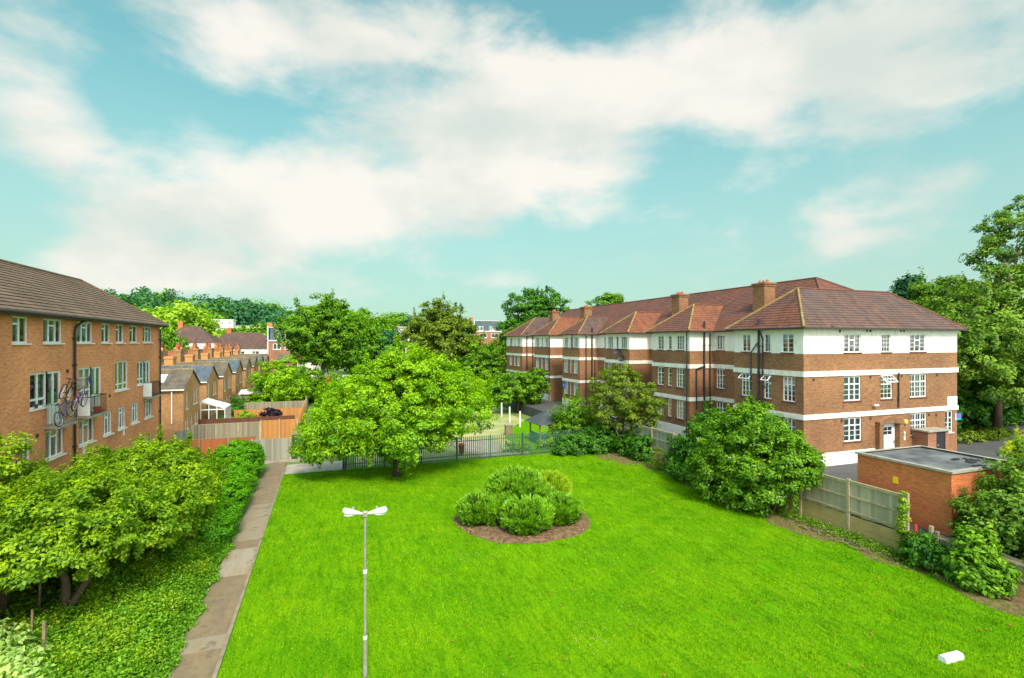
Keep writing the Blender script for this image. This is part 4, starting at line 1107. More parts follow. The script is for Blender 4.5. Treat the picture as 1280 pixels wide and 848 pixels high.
# ================================================================== terraced houses
def terraced_house(x0, y0, label, first_mat, roofm='slate', gable='brick_yellow', detail=True):
    """x0 = face of the rear wing, y0 = its near side"""
    root = empty('terraced_house', (x0 - 5, y0 + 3, 0), label, 'house', 'terraced houses with rear wings')
    w = 6.2; P = 9.4; xm = x0 - 5.0; zE, zP = 4.8, 6.35
    # rear wing
    up = [(.9, 1.55, 2.85, 4.55), (3.6, 4.3, 3.0, 4.6), (4.65, 5.3, 3.0, 4.6)]
    lo = [(.5, 1.0, .9, 1.9), (1.25, 1.75, .9, 1.9), (2.4, 3.2, .1, 2.1), (4.2, 4.9, .9, 2.1), (5.1, 5.7, .9, 2.1)]
    mb = MB(); wall(mb, (x0, y0), (x0, y0 + w), 0, zE, up + lo, .12)
    mb.poly([(x0, y0, zE), (x0, y0 + w, zE), (x0, y0 + w / 2, zP)]); mb.build('gable_wall', M[gable], root)
    mb = MB(); wall(mb, (xm, y0), (x0, y0), 0, zE); mb.build('side_wall', M['brick_dark'], root); mb = MB(); wall(mb, (x0, y0 + w), (xm, y0 + w), 0, zE); mb.build('side_wall', M['brick_dark'], root)
    # main range
    xa, xb = xm - 8, xm
    mb = MB(); wall(mb, (xb, y0 - 1.6), (xb, y0 + P - 1.6), 0, 5.3, [(.4, 1.2, 3.2, 4.6)]); wall(mb, (xa, y0 + P - 1.6), (xa, y0 - 1.6), 0, 5.3)
    mb.poly([(xa, y0 - 1.6, 0), (xb, y0 - 1.6, 0), (xb, y0 - 1.6, 5.3), ((xa + xb) / 2, y0 - 1.6, 7.6), (xa, y0 - 1.6, 5.3)])
    mb.poly([(xb, y0 + P - 1.6, 0), (xa, y0 + P - 1.6, 0), (xa, y0 + P - 1.6, 5.3), ((xa + xb) / 2, y0 + P - 1.6, 7.6), (xb, y0 + P - 1.6, 5.3)])
    mb.build('main_wall', M['brick_dark'], root)
    mb = MB(); e = .3; ym = y0 + w / 2; zo = .12
    pass
    tiled(mb, (xm - 1.5, y0 - .2, zE - .03), (x0 + .14, y0 - .2, zE - .03), (x0 + .14, ym, zP + .1), (xm - 1.5, ym, zP + .1), .25, .02)
    tiled(mb, (x0 + .14, y0 + w + .2, zE - .03), (xm - 1.5, y0 + w + .2, zE - .03), (xm - 1.5, ym, zP + .1), (x0 + .14, ym, zP + .1), .25, .02)
    rr_ = mb.build('rear_roof', M[roofm], root)
    mb = MB(); f = lambda x, t: (x, y0 - .2 + (ym - y0 + .2) * t, zE - .03 + (zP + .13 - zE) * t + .05)
    mb.quad(f(x0 - 2.6, .35), f(x0 - 1.8, .35), f(x0 - 1.8, .75), f(x0 - 2.6, .75)); mb.build('skylight', M['white'], rr_)
    mb = MB(); tiled(mb, (xb + .25, y0 - 1.6, 5.22), (xb + .25, y0 + P - 1.6, 5.22), ((xa + xb) / 2, y0 + P - 1.6, 7.7), ((xa + xb) / 2, y0 - 1.6, 7.7), .25, .02)
    tiled(mb, (xa - .25, y0 + P - 1.6, 5.22), (xa - .25, y0 - 1.6, 5.22), ((xa + xb) / 2, y0 - 1.6, 7.7), ((xa + xb) / 2, y0 + P - 1.6, 7.7), .25, .02)
    mr = mb.build('main_roof', M['tile_brown'], root)
    mb = MB(); mb.tube([((xa + xb) / 2, y0 - 1.6, 7.74), ((xa + xb) / 2, y0 + P - 1.6, 7.74)], .1, 6); mb.tube([(x0 + .14, ym, zP + .12), (xm - 1.5, ym, zP + .12)], .09, 6); mb.build('ridge_tiles', M['hip'], mr)
    for cx, cy, zt, n in (((xa + xb) / 2 + .2, y0 - 1.6, 8.35, 4), (xm - .9, y0 + w / 2 + 1.2, 8.15, 3), ((xa + xb) / 2 + 1.3, y0 + 2.4, 8.0, 3), (xm - .4, y0 - 1.2, 7.4, 2)):
        mb = MB(); mb.box(cx - .45, cx + .45, cy - .75, cy + .75, 5.5, zt); mb.box(cx - .52, cx + .52, cy - .82, cy + .82, zt - .28, zt - .12)
        c = mb.build('chimney', M['brick_dark'] if n == 3 else M['brick_yellow'], root)
        for i in range(n):
            q = MB(); yy = cy - .5 + i / (n - 1); q.tube([(cx, yy, zt), (cx, yy, zt + .1), (cx, yy, zt + .62), (cx, yy, zt + .7)], [.17, .15, .13, .15], 8); q.build('chimney_pot', M['pot'], c)
    # windows
    for a, b, c, d in up:
        place_window(root, 'E', x0, y0 + (a + b) / 2, c, b - a, d - c, (), [(0, .5)], None, .07, sill='white', curtain='net')
    for a, b, c, d in lo:
        place_window(root, 'E', x0, y0 + (a + b) / 2, c, b - a, d - c, (), [(0, .6)], None, .07, sill='white' if c > .5 else None, curtain='half')
    place_window(root, 'E', xb, y0 - 1.6 + .8, 3.2, .8, 1.4, (), [(0, .5)], None, .07, sill='white')
    mb = MB(); mb.tube([(x0 - .9, y0 - .12, zE - .1), (x0 - .9, y0 - .12, 1.7)], .05, 6); mb.tube([(x0 + .1, y0 - .26, zE - .06), (xm, y0 - .26, zE - .06)], .055, 6); mb.build('drainpipe', M['white'], root)
    return root
HX = -12.5
names = ['first', 'second', 'third', 'fourth', 'fifth', 'sixth', 'seventh', 'eighth']
h0 = terraced_house(HX, 54.5, 'nearest terraced house with a brown side wall and white drainpipe', None)
h1 = terraced_house(HX, 63.9, 'second terraced house from the near end, its wing roofed in blue slate', None, 'slate_blue')
kids = {}
for c in bpy.data.objects:
    if c.parent: kids.setdefault(c.parent.name, []).append(c)
for i in range(2, 8):
    c = copy_tree(h0 if i % 3 else h1, None, kids); c.location.y += 9.4 * (i if i % 3 else i - 1)
    c['label'] = '%s terraced house from the near end of the row, a narrow gable' % names[i]
# the next street's terrace, behind the first
for i in range(5):
    c = copy_tree(h0, None, kids); c.location.x -= 30 - i * .0; c.location.y += 34 + 9.4 * i; c.location.z += .9
    c['label'] = 'house of the back street, %s from the left block, only chimneys and roof showing' % names[i]; c['group'] = 'houses of the back street'

def conservatory():
    x0, x1, y0, y1 = -12.45, -10.2, 61.0, 64.4
    root = empty('conservatory', ((x0 + x1) / 2, (y0 + y1) / 2, 0), 'white lean-to conservatory against the nearest terraced houses', 'conservatory')
    mb = MB()
    for y in np.linspace(y0, y1, 6): mb.box(x1 - .06, x1, y - .035, y + .035, .7, 2.1); mb.bar((x1, y, 2.15), (x0, y, 2.9), .06)
    for x in np.linspace(x0, x1 - .03, 4): mb.box(x - .035, x + .035, y0, y0 + .06, .7, 2.1 + (x1 - x) * .33)
    mb.box(x1 - .08, x1 + .02, y0, y1, 2.08, 2.2); mb.box(x0, x1, y0 - .01, y0 + .07, 2.02, 2.12); mb.build('frame', M['upvc'], root)
    mb = MB(); mb.box(x1 - .1, x1, y0, y1, 0, .7); mb.box(x0, x1, y0, y0 + .1, 0, .7); mb.build('base_wall', M['render'], root)
    mb = MB(); mb.quad((x1 + .02, y0, 2.2), (x1 + .02, y1, 2.2), (x0, y1, 2.98), (x0, y0, 2.98)); mb.quad((x1 + .02, y0, 2.17), (x0, y0, 2.95), (x0, y1, 2.95), (x1 + .02, y1, 2.17)); mb.build('roof', M['white'], root)
    mb = MB(); mb.quad((x1 - .03, y0, .7), (x1 - .03, y1, .7), (x1 - .03, y1, 2.1), (x1 - .03, y0, 2.1)); mb.quad((x0, y0 + .03, .7), (x1, y0 + .03, .7), (x1, y0 + .03, 2.1), (x0, y0 + .03, 2.8)); mb.build('glazing', M['glass'], root)
conservatory()

# ================================================================== houses farther off
def far_house(label, cx, cy, w, d, z0, ze, zr, wallm, roofm, hipped=True, ridge='x', wins=3, wz=None, chim=True, rot=0, cat='house', dorm=None):
    root = empty('house', (cx, cy, z0), label, cat)
    X0, X1, Y0, Y1 = cx - w / 2, cx + w / 2, cy - d / 2, cy + d / 2
    P = [(X1, Y0), (X1, Y1), (X0, Y1), (X0, Y0)]
    wz = wz or (ze - 2.1, ze - .7); ws = []
    for i in range(wins):
        a = w * (i + .5) / wins; ws.append((a - w * .16 / wins * 1.6, a + w * .16 / wins * 1.6, *wz))
    mb = MB()
    wall(mb, P[3], P[0], z0, ze, ws)
    for i in range(3): wall(mb, P[i], P[i + 1], z0, ze)
    o = .35
    if not hipped and zr > ze:
        if ridge == 'x': mb.poly([(X1, Y0, ze), (X1, Y1, ze), (X1, cy, zr)]); mb.poly([(X0, Y1, ze), (X0, Y0, ze), (X0, cy, zr)])
        else: mb.poly([(X0, Y0, ze), (X1, Y0, ze), (cx, Y0, zr)])
    mb.build('wall', M[wallm], root)
    mb = MB(); a0, a1, b0, b1 = X0 - o, X1 + o, Y0 - o, Y1 + o
    if zr <= ze + .01: mb.box(a0, a1, b0, b1, ze, ze + .25)
    elif ridge == 'x':
        t = d / 2 + o if hipped else 0
        A, B = (a0 + t, cy, zr), (a1 - t, cy, zr)
        tiled(mb, (a0, b0, ze), (a1, b0, ze), B, A); tiled(mb, (a1, b1, ze), (a0, b1, ze), A, B)
        if hipped: tiled(mb, (a1, b0, ze), (a1, b1, ze), B, B); tiled(mb, (a0, b1, ze), (a0, b0, ze), A, A)
    else:
        t = w / 2 + o if hipped else 0
        A, B = (cx, b0 + t, zr), (cx, b1 - t, zr)
        tiled(mb, (a1, b0, ze), (a1, b1, ze), B, A); tiled(mb, (a0, b1, ze), (a0, b0, ze), A, B)
        if hipped: tiled(mb, (a0, b0, ze), (a1, b0, ze), A, A)
    r = mb.build('roof', M[roofm], root)
    for a, b, c, e in ws: place_window(root, 'S', X0 + (a + b) / 2, Y0, c, b - a, e - c, (.5,), [(0, .6)], None, .1, sill='white', curtain='net')
    if chim:
        mb = MB(); mb.box(cx - w * .2 - .5, cx - w * .2 + .5, cy - .4, cy + .4, ze, zr + 1.1); mb.build('chimney', M['brick_red'], root)
    return root
def fx(px, y): return x_on(px, y)
far_house('brown hipped roof house behind the chimneys, left of the two', fx(238, 140), 141, 11, 8, 1, 9.0, 12.9, 'render', 'tile_plum', wins=4)
far_house('long brown hipped roof pair of houses behind the terrace, right of the two', fx(303, 150), 152, 17, 9, 1, 7.4, 11.6, 'render', 'tile_plum', wins=5)
far_house('white two storey house with a brown roof on the wooded hill', fx(258, 255), 258, 9, 8, 4, 15.5, 19.5, 'render', 'tile_plum', wins=2)
far_house('flat topped white house on the hill beside the brown roofed one', fx(279, 262), 262, 9, 7, 5, 18.8, 18.8, 'render', 'render', wins=3, chim=False)
far_house('low flat white building on the hill right of the white houses', fx(308, 275), 275, 15, 7, 8, 16.6, 16.6, 'render', 'conc_pale', wins=4, chim=False)
far_house('red boarded house beyond the big round tree', fx(488, 182), 182, 11, 8, 2, 13.0, 14.6, 'roof_red_paint', 'tile_red', hipped=False, wins=4, chim=False)
far_house('small plum roofed house in front of the red boarded one', fx(484, 160), 158, 7, 7, 1, 8.2, 12.4, 'render', 'tile_plum', wins=2, chim=False)
far_house('tall white rendered house right of the red boarded one', fx(506, 172), 172, 6.5, 8, 2, 13.4, 14.2, 'render', 'conc_pale', hipped=False, wins=1, chim=False)
far_house('distant brick terrace house under the right end of the sky gap', fx(648, 190), 194, 18, 8, 3, 12.5, 16.0, 'brick_far', 'tile_red', hipped=False, wins=5)

def mansard_house(label, px, y, w, z0, zb, zt, seed):
    cx = x_on(px, y); root = empty('mansard_house', (cx, y + 4, z0), label, 'house')
    X0, X1 = cx - w / 2, cx + w / 2
    hs = [(w * .18, w * .44, zb - 2.1, zb - .6), (w * .58, w * .84, zb - 2.1, zb - .6)]
    mb = MB(); wall(mb, (X0, y), (X1, y), z0, zb, hs); wall(mb, (X1, y), (X1, y + 8), z0, zb); wall(mb, (X0, y + 8), (X0, y), z0, zb); mb.build('wall', M['brick_far'], root)
    hd = [(w * .32, w * .6, zb + .5, zb + 1.9)] if w < 8 else [(w * .1, w * .32, zb + .4, zb + 1.9), (w * .55, w * .75, zb + .4, zb + 1.9)]
    mb = MB(); wall(mb, (X0 + .4, y + .5), (X1, y + .5), zb, zt, [(a - .4, b - .4, c, d) for a, b, c, d in hd]); wall(mb, (X1, y + .5), (X1, y + 7.5), zb, zt); wall(mb, (X0 + .4, y + 7.5), (X0 + .4, y + .5), zb, zt)
    mb.build('dormer', M['slate_blue'], root)
    mb = MB(); mb.box(X0 + .3, X1 + .1, y + .4, y + 7.6, zt, zt + .1); mb.box(X0 - .1, X1 + .1, y - .1, y + .6, zb - .02, zb + .2); mb.build('white_trim', M['white'], root)
    mb = MB(); mb.box(X0 - .1, X0 + .16, y - .1, y + 8, z0, zt + .25); mb.build('party_wall', M['curtain'], root)
    mb = MB(); mb.box(X0 - .4, X0 + .6, y + 3, y + 5, zt, zt + 1.3); c = mb.build('chimney', M['brick_red'], root)
    for a, b, c_, d in hs: place_window(root, 'S', X0 + (a + b) / 2, y, c_, b - a, d - c_, (.5,), [], None, .12, curtain='net')
    for a, b, c_, d in hd: place_window(root, 'S', X0 + (a + b) / 2, y + .5, c_, b - a, d - c_, (.5,), [], None, .12, curtain='net')
    return root
mansard_house('brick house with a dark slate dormer and white party wall at the terrace end', 353, 138, 6.6, -.1, 9.3, 12.6, 1)
mb = MB(); x0, x1 = x_on(347, 133), x_on(366, 133)
mb.box(x0, x1, 133, 137.85, -.05, 4.3); lean = tag(mb.build_at('rear_extension', M['brick_far'], ((x0 + x1) / 2, 135, 0)), 'brick extension with a grey lean-to roof below the dormered house', 'extension')
mb = MB(); tiled(mb, (x0 - .2, 132.7, 4.3), (x1 + .2, 132.7, 4.3), (x1 + .2, 137.8, 6.2), (x0 - .2, 137.8, 6.2)); mb.build('roof', M['slate'], lean)
place_window(lean, 'S', (x0 + x1) / 2 - .6, 132.98, 1.5, 2.4, 2.0, (.33, .67), [], None, .12, inset=.02, sill=None)
far_house('low brick house with a small white window right of the dormered house', x_on(376, 142), 142, 5.5, 6, 0, 5.5, 6.6, 'brick_far', 'slate', hipped=False, wins=1, wz=(2.6, 4.2), chim=False)
far_house('white rendered low building glimpsed under the tall tree', x_on(396, 140), 140, 9, 5, 0, 4.2, 5.2, 'render', 'slate', hipped=False, wins=2, wz=(1.2, 2.6), chim=False)
mansard_house('brick house with a blue slate dormer and arched white windows far beyond the trees', 611, 170, 10.5, 1, 12.6, 16.3, 2)
# ================================================================== fences
def timber_fence():
    FXR = 23.35
    root = empty('timber_fence', (FXR, 26, 0), 'tall weathered timber panel fence on a mossy retaining board, along the lawn', 'fence')
    ys = [14.9 + i * 2.62 for i in range(9)]
    for y in ys:
        mb = MB(); mb.box(FXR - .09, FXR + .03, y - .07, y + .07, -.1, 2.68 + random.uniform(-.03, .04), bev=.012); mb.build('post', M['wood_rail'], root)
    for i, (a, b) in enumerate(zip(ys, ys[1:])):
        a += .075; b -= .075; dz = random.uniform(-.03, .03)
        mb = MB(); n = int((b - a) / .155)
        for k in range(n):
            y0 = a + (b - a) * k / n; y1 = a + (b - a) * (k + 1) / n - .004; mb.box(FXR - .004 - .006 * (k % 2), FXR + .012, y0, y1, .98 + dz + random.uniform(-.02, .02), 2.52 + dz + random.uniform(-.015, .015))
        p = mb.build('panel', M['wood_pale'] if i < 3 else M['wood_silver'], root)
        mb = MB()
        for z in (1.08, 1.78, 2.44): mb.box(FXR - .055, FXR - .012, a, b, z + dz, z + dz + .075)
        mb.box(FXR - .06, FXR + .03, a, b, 2.525 + dz, 2.575 + dz); mb.build('rail', M['wood_rail'], p)
        mb = MB(); mb.box(FXR - .03, FXR + .02, a, b, -.1, .45, bev=.01); mb.box(FXR - .028 + random.uniform(0, .015), FXR + .02, a, b, .46, .94, bev=.01); mb.build('gravel_board', M['board_yellow'], root)
    root = empty('low_fence', (FXR, 9, 0), 'low weathered timber fence at the right edge, half hidden by shrubs', 'fence')
    ys = [13.75 - i * 1.85 for i in range(5)]
    mb = MB(); mb.box(FXR - .1, FXR + .04, 13.9, 14.03, -.1, 1.62, bev=.012); mb.build('post', M['wood_rail'], root)
    for y in ys:
        mb = MB(); mb.box(FXR - .09, FXR + .03, y - .07, y + .07, -.1, 1.42 + random.uniform(-.05, .05), bev=.012); mb.build('post', M['wood_grey'], root)
    for a, b in zip(ys[1:], ys):
        mb = MB(); n = 12
        for k in range(n):
            y0 = a + .075 + (b - a - .15) * k / n; mb.box(FXR - .01, FXR + .012, y0, y0 + (b - a - .15) / n - .006, .52, 1.36 + random.uniform(-.03, .03))
        p = mb.build('panel', M['wood_grey'], root)
        mb = MB(); mb.box(FXR - .05, FXR - .014, a + .07, b - .07, .62, .70); mb.box(FXR - .05, FXR - .014, a + .07, b - .07, 1.18, 1.26); mb.build('rail', M['wood_rail'], p)
        mb = MB(); mb.box(FXR - .04, FXR + .02, a + .072, b - .072, -.1, .24, bev=.01); mb.box(FXR - .025, FXR + .03, a + .072, b - .072, .25, .50, bev=.01); mb.build('gravel_board', M['board_yellow'], root)
timber_fence()

def garden_fence(name, label, a, b, h, mat, z=0, post=2.0, cap=True, postmat='wood_rail'):
    """close-boarded fence from a to b"""
    a = Vector((*a, z)); b = Vector((*b, z)); d = b - a; L = d.length; d.normalize(); n = Vector((-d.y, d.x, 0)); up = Vector((0, 0, 1))
    root = empty(name, a.lerp(b, .5), label, 'fence')
    k = max(1, round(L / post)); mb = MB()
    m = int(L / .14)
    for i in range(m):
        s0 = a + d * (L * i / m); s1 = a + d * (L * (i + 1) / m - .006); hh = h + random.uniform(-.015, .015); t = n * (.012 + .008 * (i % 2))
        vs = [s0 - t, s1 - t, s1 + t, s0 + t]; vs = vs + [v + up * hh for v in vs]
        mb.add(vs, [(4, 5, 6, 7), (0, 1, 5, 4), (1, 2, 6, 5), (2, 3, 7, 6), (3, 0, 4, 7)])
    p = mb.build('panel', M[mat], root)
    if cap:
        mb = MB(); mb.bar(a + up * (h + .02), b + up * (h + .02), .06, .04); mb.build('rail', M[postmat], p)
    for i in range(k + 1):
        q = a + d * (L * i / k) - n * .05; mb = MB(); mb.box(q.x - .05, q.x + .05, q.y - .05, q.y + .05, z - .05, z + h + .06); mb.build('post', M[postmat], root)
    return root
garden_fence('garden_fence', 'rust coloured fence behind the left shrubs', (-11.7, 47), (-5.6, 47), 1.35, 'wood_rust', postmat='wood_grey')
garden_fence('garden_fence', 'pale grey board fence facing the end of the path', (-5.4, 42.95), (-2.72, 42.95), 1.78, 'wood_silver', cap=False)
garden_fence('garden_fence', 'long weathered grey board fence in front of the terraced gardens', (-11.3, 52.6), (-5.95, 52.6), 1.72, 'wood_grey')
garden_fence('garden_fence', 'short grey board fence at the foot of the nearest gable', (-12.5, 51.5), (-11.35, 52.5), 1.4, 'wood_silver', cap=False)
garden_fence('garden_fence', 'bright orange board fence right of the weathered grey one', (-5.85, 52.6), (-2.75, 52.6), 1.85, 'wood_orange', cap=False)
garden_fence('garden_fence', 'dark maroon board fence behind the weathered grey one', (-12.3, 59.5), (-3.4, 59.5), 1.25, 'wood_dark', postmat='wood_dark')
garden_fence('garden_fence', 'orange board fence behind the dark maroon one', (-10, 65.5), (-2.85, 65.5), 1.35, 'wood_orange', postmat='wood_orange')
garden_fence('garden_fence', 'grey board fence across the farther gardens', (-11.9, 73.3), (-3.0, 73.3), 1.3, 'wood_grey')
garden_fence('garden_fence', 'grey board fence behind the garden trees', (-11.9, 82.5), (-3.0, 82.5), 1.5, 'wood_silver')
garden_fence('garden_fence', 'orange stained fence along the garden ends, seen end on', (-2.7, 54), (-2.75, 68), 1.65, 'wood_orange', postmat='wood_orange')
garden_fence('garden_fence', 'pale side fence from the grey path fence to the gardens', (-2.62, 43.1), (-2.62, 52.4), 1.6, 'wood_silver', cap=False)
garden_fence('garden_fence', 'far side fence running away past the garden trees', (-2.8, 69), (-2.9, 105), 1.5, 'wood_grey')
garden_fence('garden_gate', 'dark green boarded gate between the grey fence and the big tree', (-2.55, 42.95), (-.2, 42.95), 1.95, 'green_board', cap=False, postmat='green_board')

def palisade():
    x0, x1, y = 1.15, 23.1, 38.75
    root = empty('railings', ((x0 + x1) / 2, y, 0), 'green metal palisade railings at the far edge of the lawn', 'fence')
    mb = MB(); n = int((x1 - x0) / .155)
    for i in range(n):
        x = x0 + .1 + i * .155; mb.box(x - .03, x + .03, y - .035, y - .025, .06, 1.72)
        mb.add([(x - .03, y - .035, 1.72), (x + .03, y - .035, 1.72), (x + .03, y - .025, 1.72), (x - .03, y - .025, 1.72), (x, y - .03, 1.82)], [(0, 1, 4), (1, 2, 4), (2, 3, 4), (3, 0, 4)])
    mb.build('pales', M['green_paint'], root)
    for z in (.32, 1.42):
        mb = MB(); mb.box(x0, x1, y - .024, y + .02, z, z + .05); mb.build('rail', M['green_paint'], root)
    for i in range(9):
        x = x0 + .05 + (x1 - x0 - .1) * i / 8; mb = MB(); mb.box(x - .045, x + .045, y + .022, y + .11, -.05, 1.80, bev=.008); mb.build('post', M['green_paint'] if i else M['black'], root)
palisade()
mb = MB(); mb.box(.98, 1.12, 38.66, 38.82, -.05, 1.3, bev=.015); tag(mb.build_at('gate_post', M['black'], (1.05, 38.74, 0)), 'dark square gate post where the railings meet the concrete path', 'post')

# playground shelter
def shelter():
    c = (18.9, 43.2); root = empty('play_shelter', (*c, 0), 'small square play shelter with a dark pyramid roof and teal boards', 'shelter')
    w = 1.15
    for sx in (-1, 1):
        for sy in (-1, 1):
            mb = MB(); mb.box(c[0] + sx * w - .06, c[0] + sx * w + .06, c[1] + sy * w - .06, c[1] + sy * w + .06, 0, 1.85); mb.build('post', M['bark_pale'], root)
    e = 1.5; mb = MB(); A = (*c, 2.85); q = [(c[0] - e, c[1] - e, 1.8), (c[0] + e, c[1] - e, 1.8), (c[0] + e, c[1] + e, 1.8), (c[0] - e, c[1] + e, 1.8)]
    for i in range(4): tiled(mb, q[i], q[(i + 1) % 4], A, A, .2, .02)
    mb.poly(q[::-1]); r = mb.build('roof', M['dark_slate'], root)
    mb = MB(); [mb.tube([v, A], .05, 6) for v in q]; mb.build('hip_cap', M['dark_slate'], r)
    for (a, b) in (((-w, -w), (w, -w)), ((-w, -w), (-w, w)), ((w, -w), (w, w))):
        mb = MB(); p0 = (c[0] + a[0], c[1] + a[1]); p1 = (c[0] + b[0], c[1] + b[1])
        for i in range(12):
            t = (i + .5) / 12; x, y = p0[0] + (p1[0] - p0[0]) * t, p0[1] + (p1[1] - p0[1]) * t; mb.box(x - .07, x + .07, y - .07, y + .07, .08, .85)
        mb.bar((*p0, .88), (*p1, .88), .07); mb.build('teal_boards', M['teal_paint'], root)
    mb = MB(); mb.box(c[0] - w + .2, c[0] + w - .2, c[1] + .5, c[1] + .85, .42, .48); mb.build('bench', M['wood_grey'], root)
shelter()
for k, (px, yb, zt, wh) in enumerate(((650, 51.5, 1.7, 'nearest'), (637, 55, 1.75, 'second nearest'), (627, 59.5, 1.7, 'third nearest'), (618, 64, 1.65, 'farthest'))):
    x = x_on(px, yb); mb = MB(); mb.box(x - .07, x + .07, yb - .07, yb + .07, -.05, zt, bev=.015); tag(mb.build_at('white_post', M['white'], (x, yb, 0)), wh + ' of four white posts on the playground edge', 'post', 'white posts beyond the railings')
mb = MB(); x = x_on(636, 47.5); mb.box(x - .35, x + .35, 47.3, 47.8, -.03, .95, bev=.03); o = tag(mb.build_at('play_block', M['bark_pale'], (x, 47.5, 0)), 'squat brown block on the playground behind the railings', 'play block')
mb = MB(); mb.box(x - .4, x + .4, 47.25, 47.85, .953, 1.02, bev=.02); mb.build('cap', M['coping'], o)
x = x_on(577, 40.6); root = empty('playground_bin', (x, 40.6, 0), 'small red brown bin seen through the railings right of the big tree', 'bin')
mb = MB(); mb.tube([(x, 40.6, .1), (x, 40.6, .8)], [.22, .26], 12); mb.build('bin_body', M['wood_dark'], root); mb = MB(); mb.tube([(x, 40.6, .8), (x, 40.6, .9)], [.27, .22], 12); mb.build('rim', M['red'], root); mb = MB(); mb.tube([(x, 40.6, -.05), (x, 40.6, .1)], .06, 8); mb.build('foot', M['black'], root)

# ================================================================== lamp post on the lawn
def lamp():
    x, y = .96, 14.6; root = empty('lamp_post', (x, y, 0), 'slim grey lamp post with two white heads on the near lawn', 'lamp post')
    mb = MB(); mb.tube([(x, y, -.1), (x, y, 1.02), (x, y, 1.06)], [.062, .060, .045], 12); mb.build('lower_column', M['steel'], root)
    mb = MB(); mb.tube([(x, y, 1.06), (x, y, 2.9), (x, y, 4.42)], [.040, .036, .032], 12); mb.build('column', M['steel'], root)
    for z in (1.06, 2.88): mb = MB(); mb.tube([(x, y, z - .05), (x, y, z + .05)], .055, 12); mb.build('collar', M['lampwhite'], root)
    mb = MB(); mb.box(x - .07, x + .07, y - .06, y + .06, 4.38, 4.54, bev=.02); mb.build('head_joint', M['steel'], root)
    for s, rise in ((-1, .10), (1, .06)):
        mb = MB(); n = 14; rings = []
        dx, dy = COSA, -SINA * .35
        for i in range(n + 1):
            t = i / n; r = .035 + .078 * math.sin(min(1, t * 1.15) * math.pi * .5) ** 1.2
            if t > .86: r *= math.sqrt(max(0.02, 1 - ((t - .86) / .14) ** 2))
            cx = x + s * (.07 + .56 * t) * dx; cy = y + s * (.07 + .56 * t) * dy; cz = 4.47 + rise * t
            rings.append([(cx - dy * s * math.cos(a) * r * 1.25, cy + dx * math.cos(a) * r * 1.25, cz + math.sin(a) * r * (.95 if math.sin(a) > 0 else .45)) for a in [2 * math.pi * k / 14 for k in range(14)]])
        base = len(mb.v)
        for rg in rings: mb.v += rg
        for i in range(n):
            for k in range(14): mb.f.append([i * 14 + k, i * 14 + (k + 1) % 14, (i + 1) * 14 + (k + 1) % 14, (i + 1) * 14 + k]); mb.m.append(0)
        mb.f.append([n * 14 + k for k in range(14)]); mb.m.append(0)
        h = mb.build('lamp_head', M['lampwhite'], root, smooth=True)
        q = MB(); q.ell((x + s * .42 * dx, y + s * .42 * dy, 4.41 + rise * .6), (.17, .09, .05)); q.build('lens', M['curtain'], h, smooth=True)
        q = MB(); q.tube([(x + s * .33 * dx, y + s * .33 * dy, 4.53 + rise * .5), (x + s * .33 * dx, y + s * .33 * dy, 4.62 + rise * .5)], .035, 8); q.build('photocell', M['coping'], h)
lamp()

# ================================================================== bicycles and dish on the balcony
def bicycle(label, loc, rotz, paint, tilt=0, rollx=0, rimmat='rim'):
    root = empty('bicycle', loc, label, 'bicycle', 'bicycles piled on the balcony'); R0 = .33
    for yc in (-.52, .52):
        mb = MB(); mb.torus((0, yc, R0), R0, .022, 'x', 28, 6); w = mb.build_local('wheel', M['rubber'], root)
        mb = MB(); mb.torus((0, yc, R0), R0 - .03, .012, 'x', 28, 4); mb.ell((0, yc, R0), (.04, .025, .025), 8, 6)
        for i in range(12):
            t = 2 * math.pi * i / 12; mb.bar((0, yc, R0), (0, yc + (R0 - .03) * math.cos(t), R0 + (R0 - .03) * math.sin(t)), .006)
        mb.build_local('rim', M[rimmat], w)
    mb = MB(); bb = (0, -.08, .29); st = (0, -.24, .80); hd = (0, .36, .82); hb = (0, .40, .68)
    for a, b in ((bb, st), (st, hd), (bb, hb), (hd, hb)): mb.tube([a, b], .018, 6)
    for s in (-.05, .05): mb.tube([(s, -.52, R0), bb], .011, 6); mb.tube([(s, -.52, R0), (0, -.22, .74)], .010, 6)
    mb.build_local('frame', M[paint], root)
    mb = MB()
    for s in (-.05, .05): mb.tube([(s * .4, .40, .68), (s, .44, .6), (s, .52, R0)], .013, 6)
    mb.build_local('fork', M[paint], root)
    mb = MB(); mb.tube([hd, (0, .34, .98)], .014, 6); mb.tube([(-.28, .26, 1.0), (-.18, .34, .99), (.18, .34, .99), (.28, .26, 1.0)], .014, 6); mb.build_local('handlebar', M['black'], root)
    mb = MB(); mb.tube([st, (0, -.27, .92)], .012, 6); mb.ell((0, -.30, .94), (.07, .13, .03), 10, 6); mb.build_local('saddle', M['black'], root)
    mb = MB(); mb.torus((.05, -.08, .29), .09, .008, 'x', 16, 4); mb.bar((.07, -.08, .29), (.07, -.02, .14), .018); mb.bar((-.07, -.08, .29), (-.07, -.14, .44), .018); mb.build_local('crank', M['black'], root)
    root.rotation_euler = (rollx, tilt, rotz)
    return root
def _bl(self, name, mats, parent): return link(name, self.data(name, mats), parent)
MB.build_local = _bl
bicycle('purple bicycle hung outside the balcony rail, its wheel sticking out to the right', (FX + .72, 29.68, 6.03), R(2), 'purple', rollx=R(4), tilt=R(8))
bicycle('dark bicycle standing lowest in the pile on the balcony', (FX + .70, 28.55, 5.62), R(-4), 'bluepaint', rollx=R(18), tilt=R(-6))
bicycle('bicycle with pale wheels lying on top of the balcony pile', (FX + .5, 28.75, 6.55), R(6), 'black', rollx=R(-12), tilt=R(14), rimmat='white')
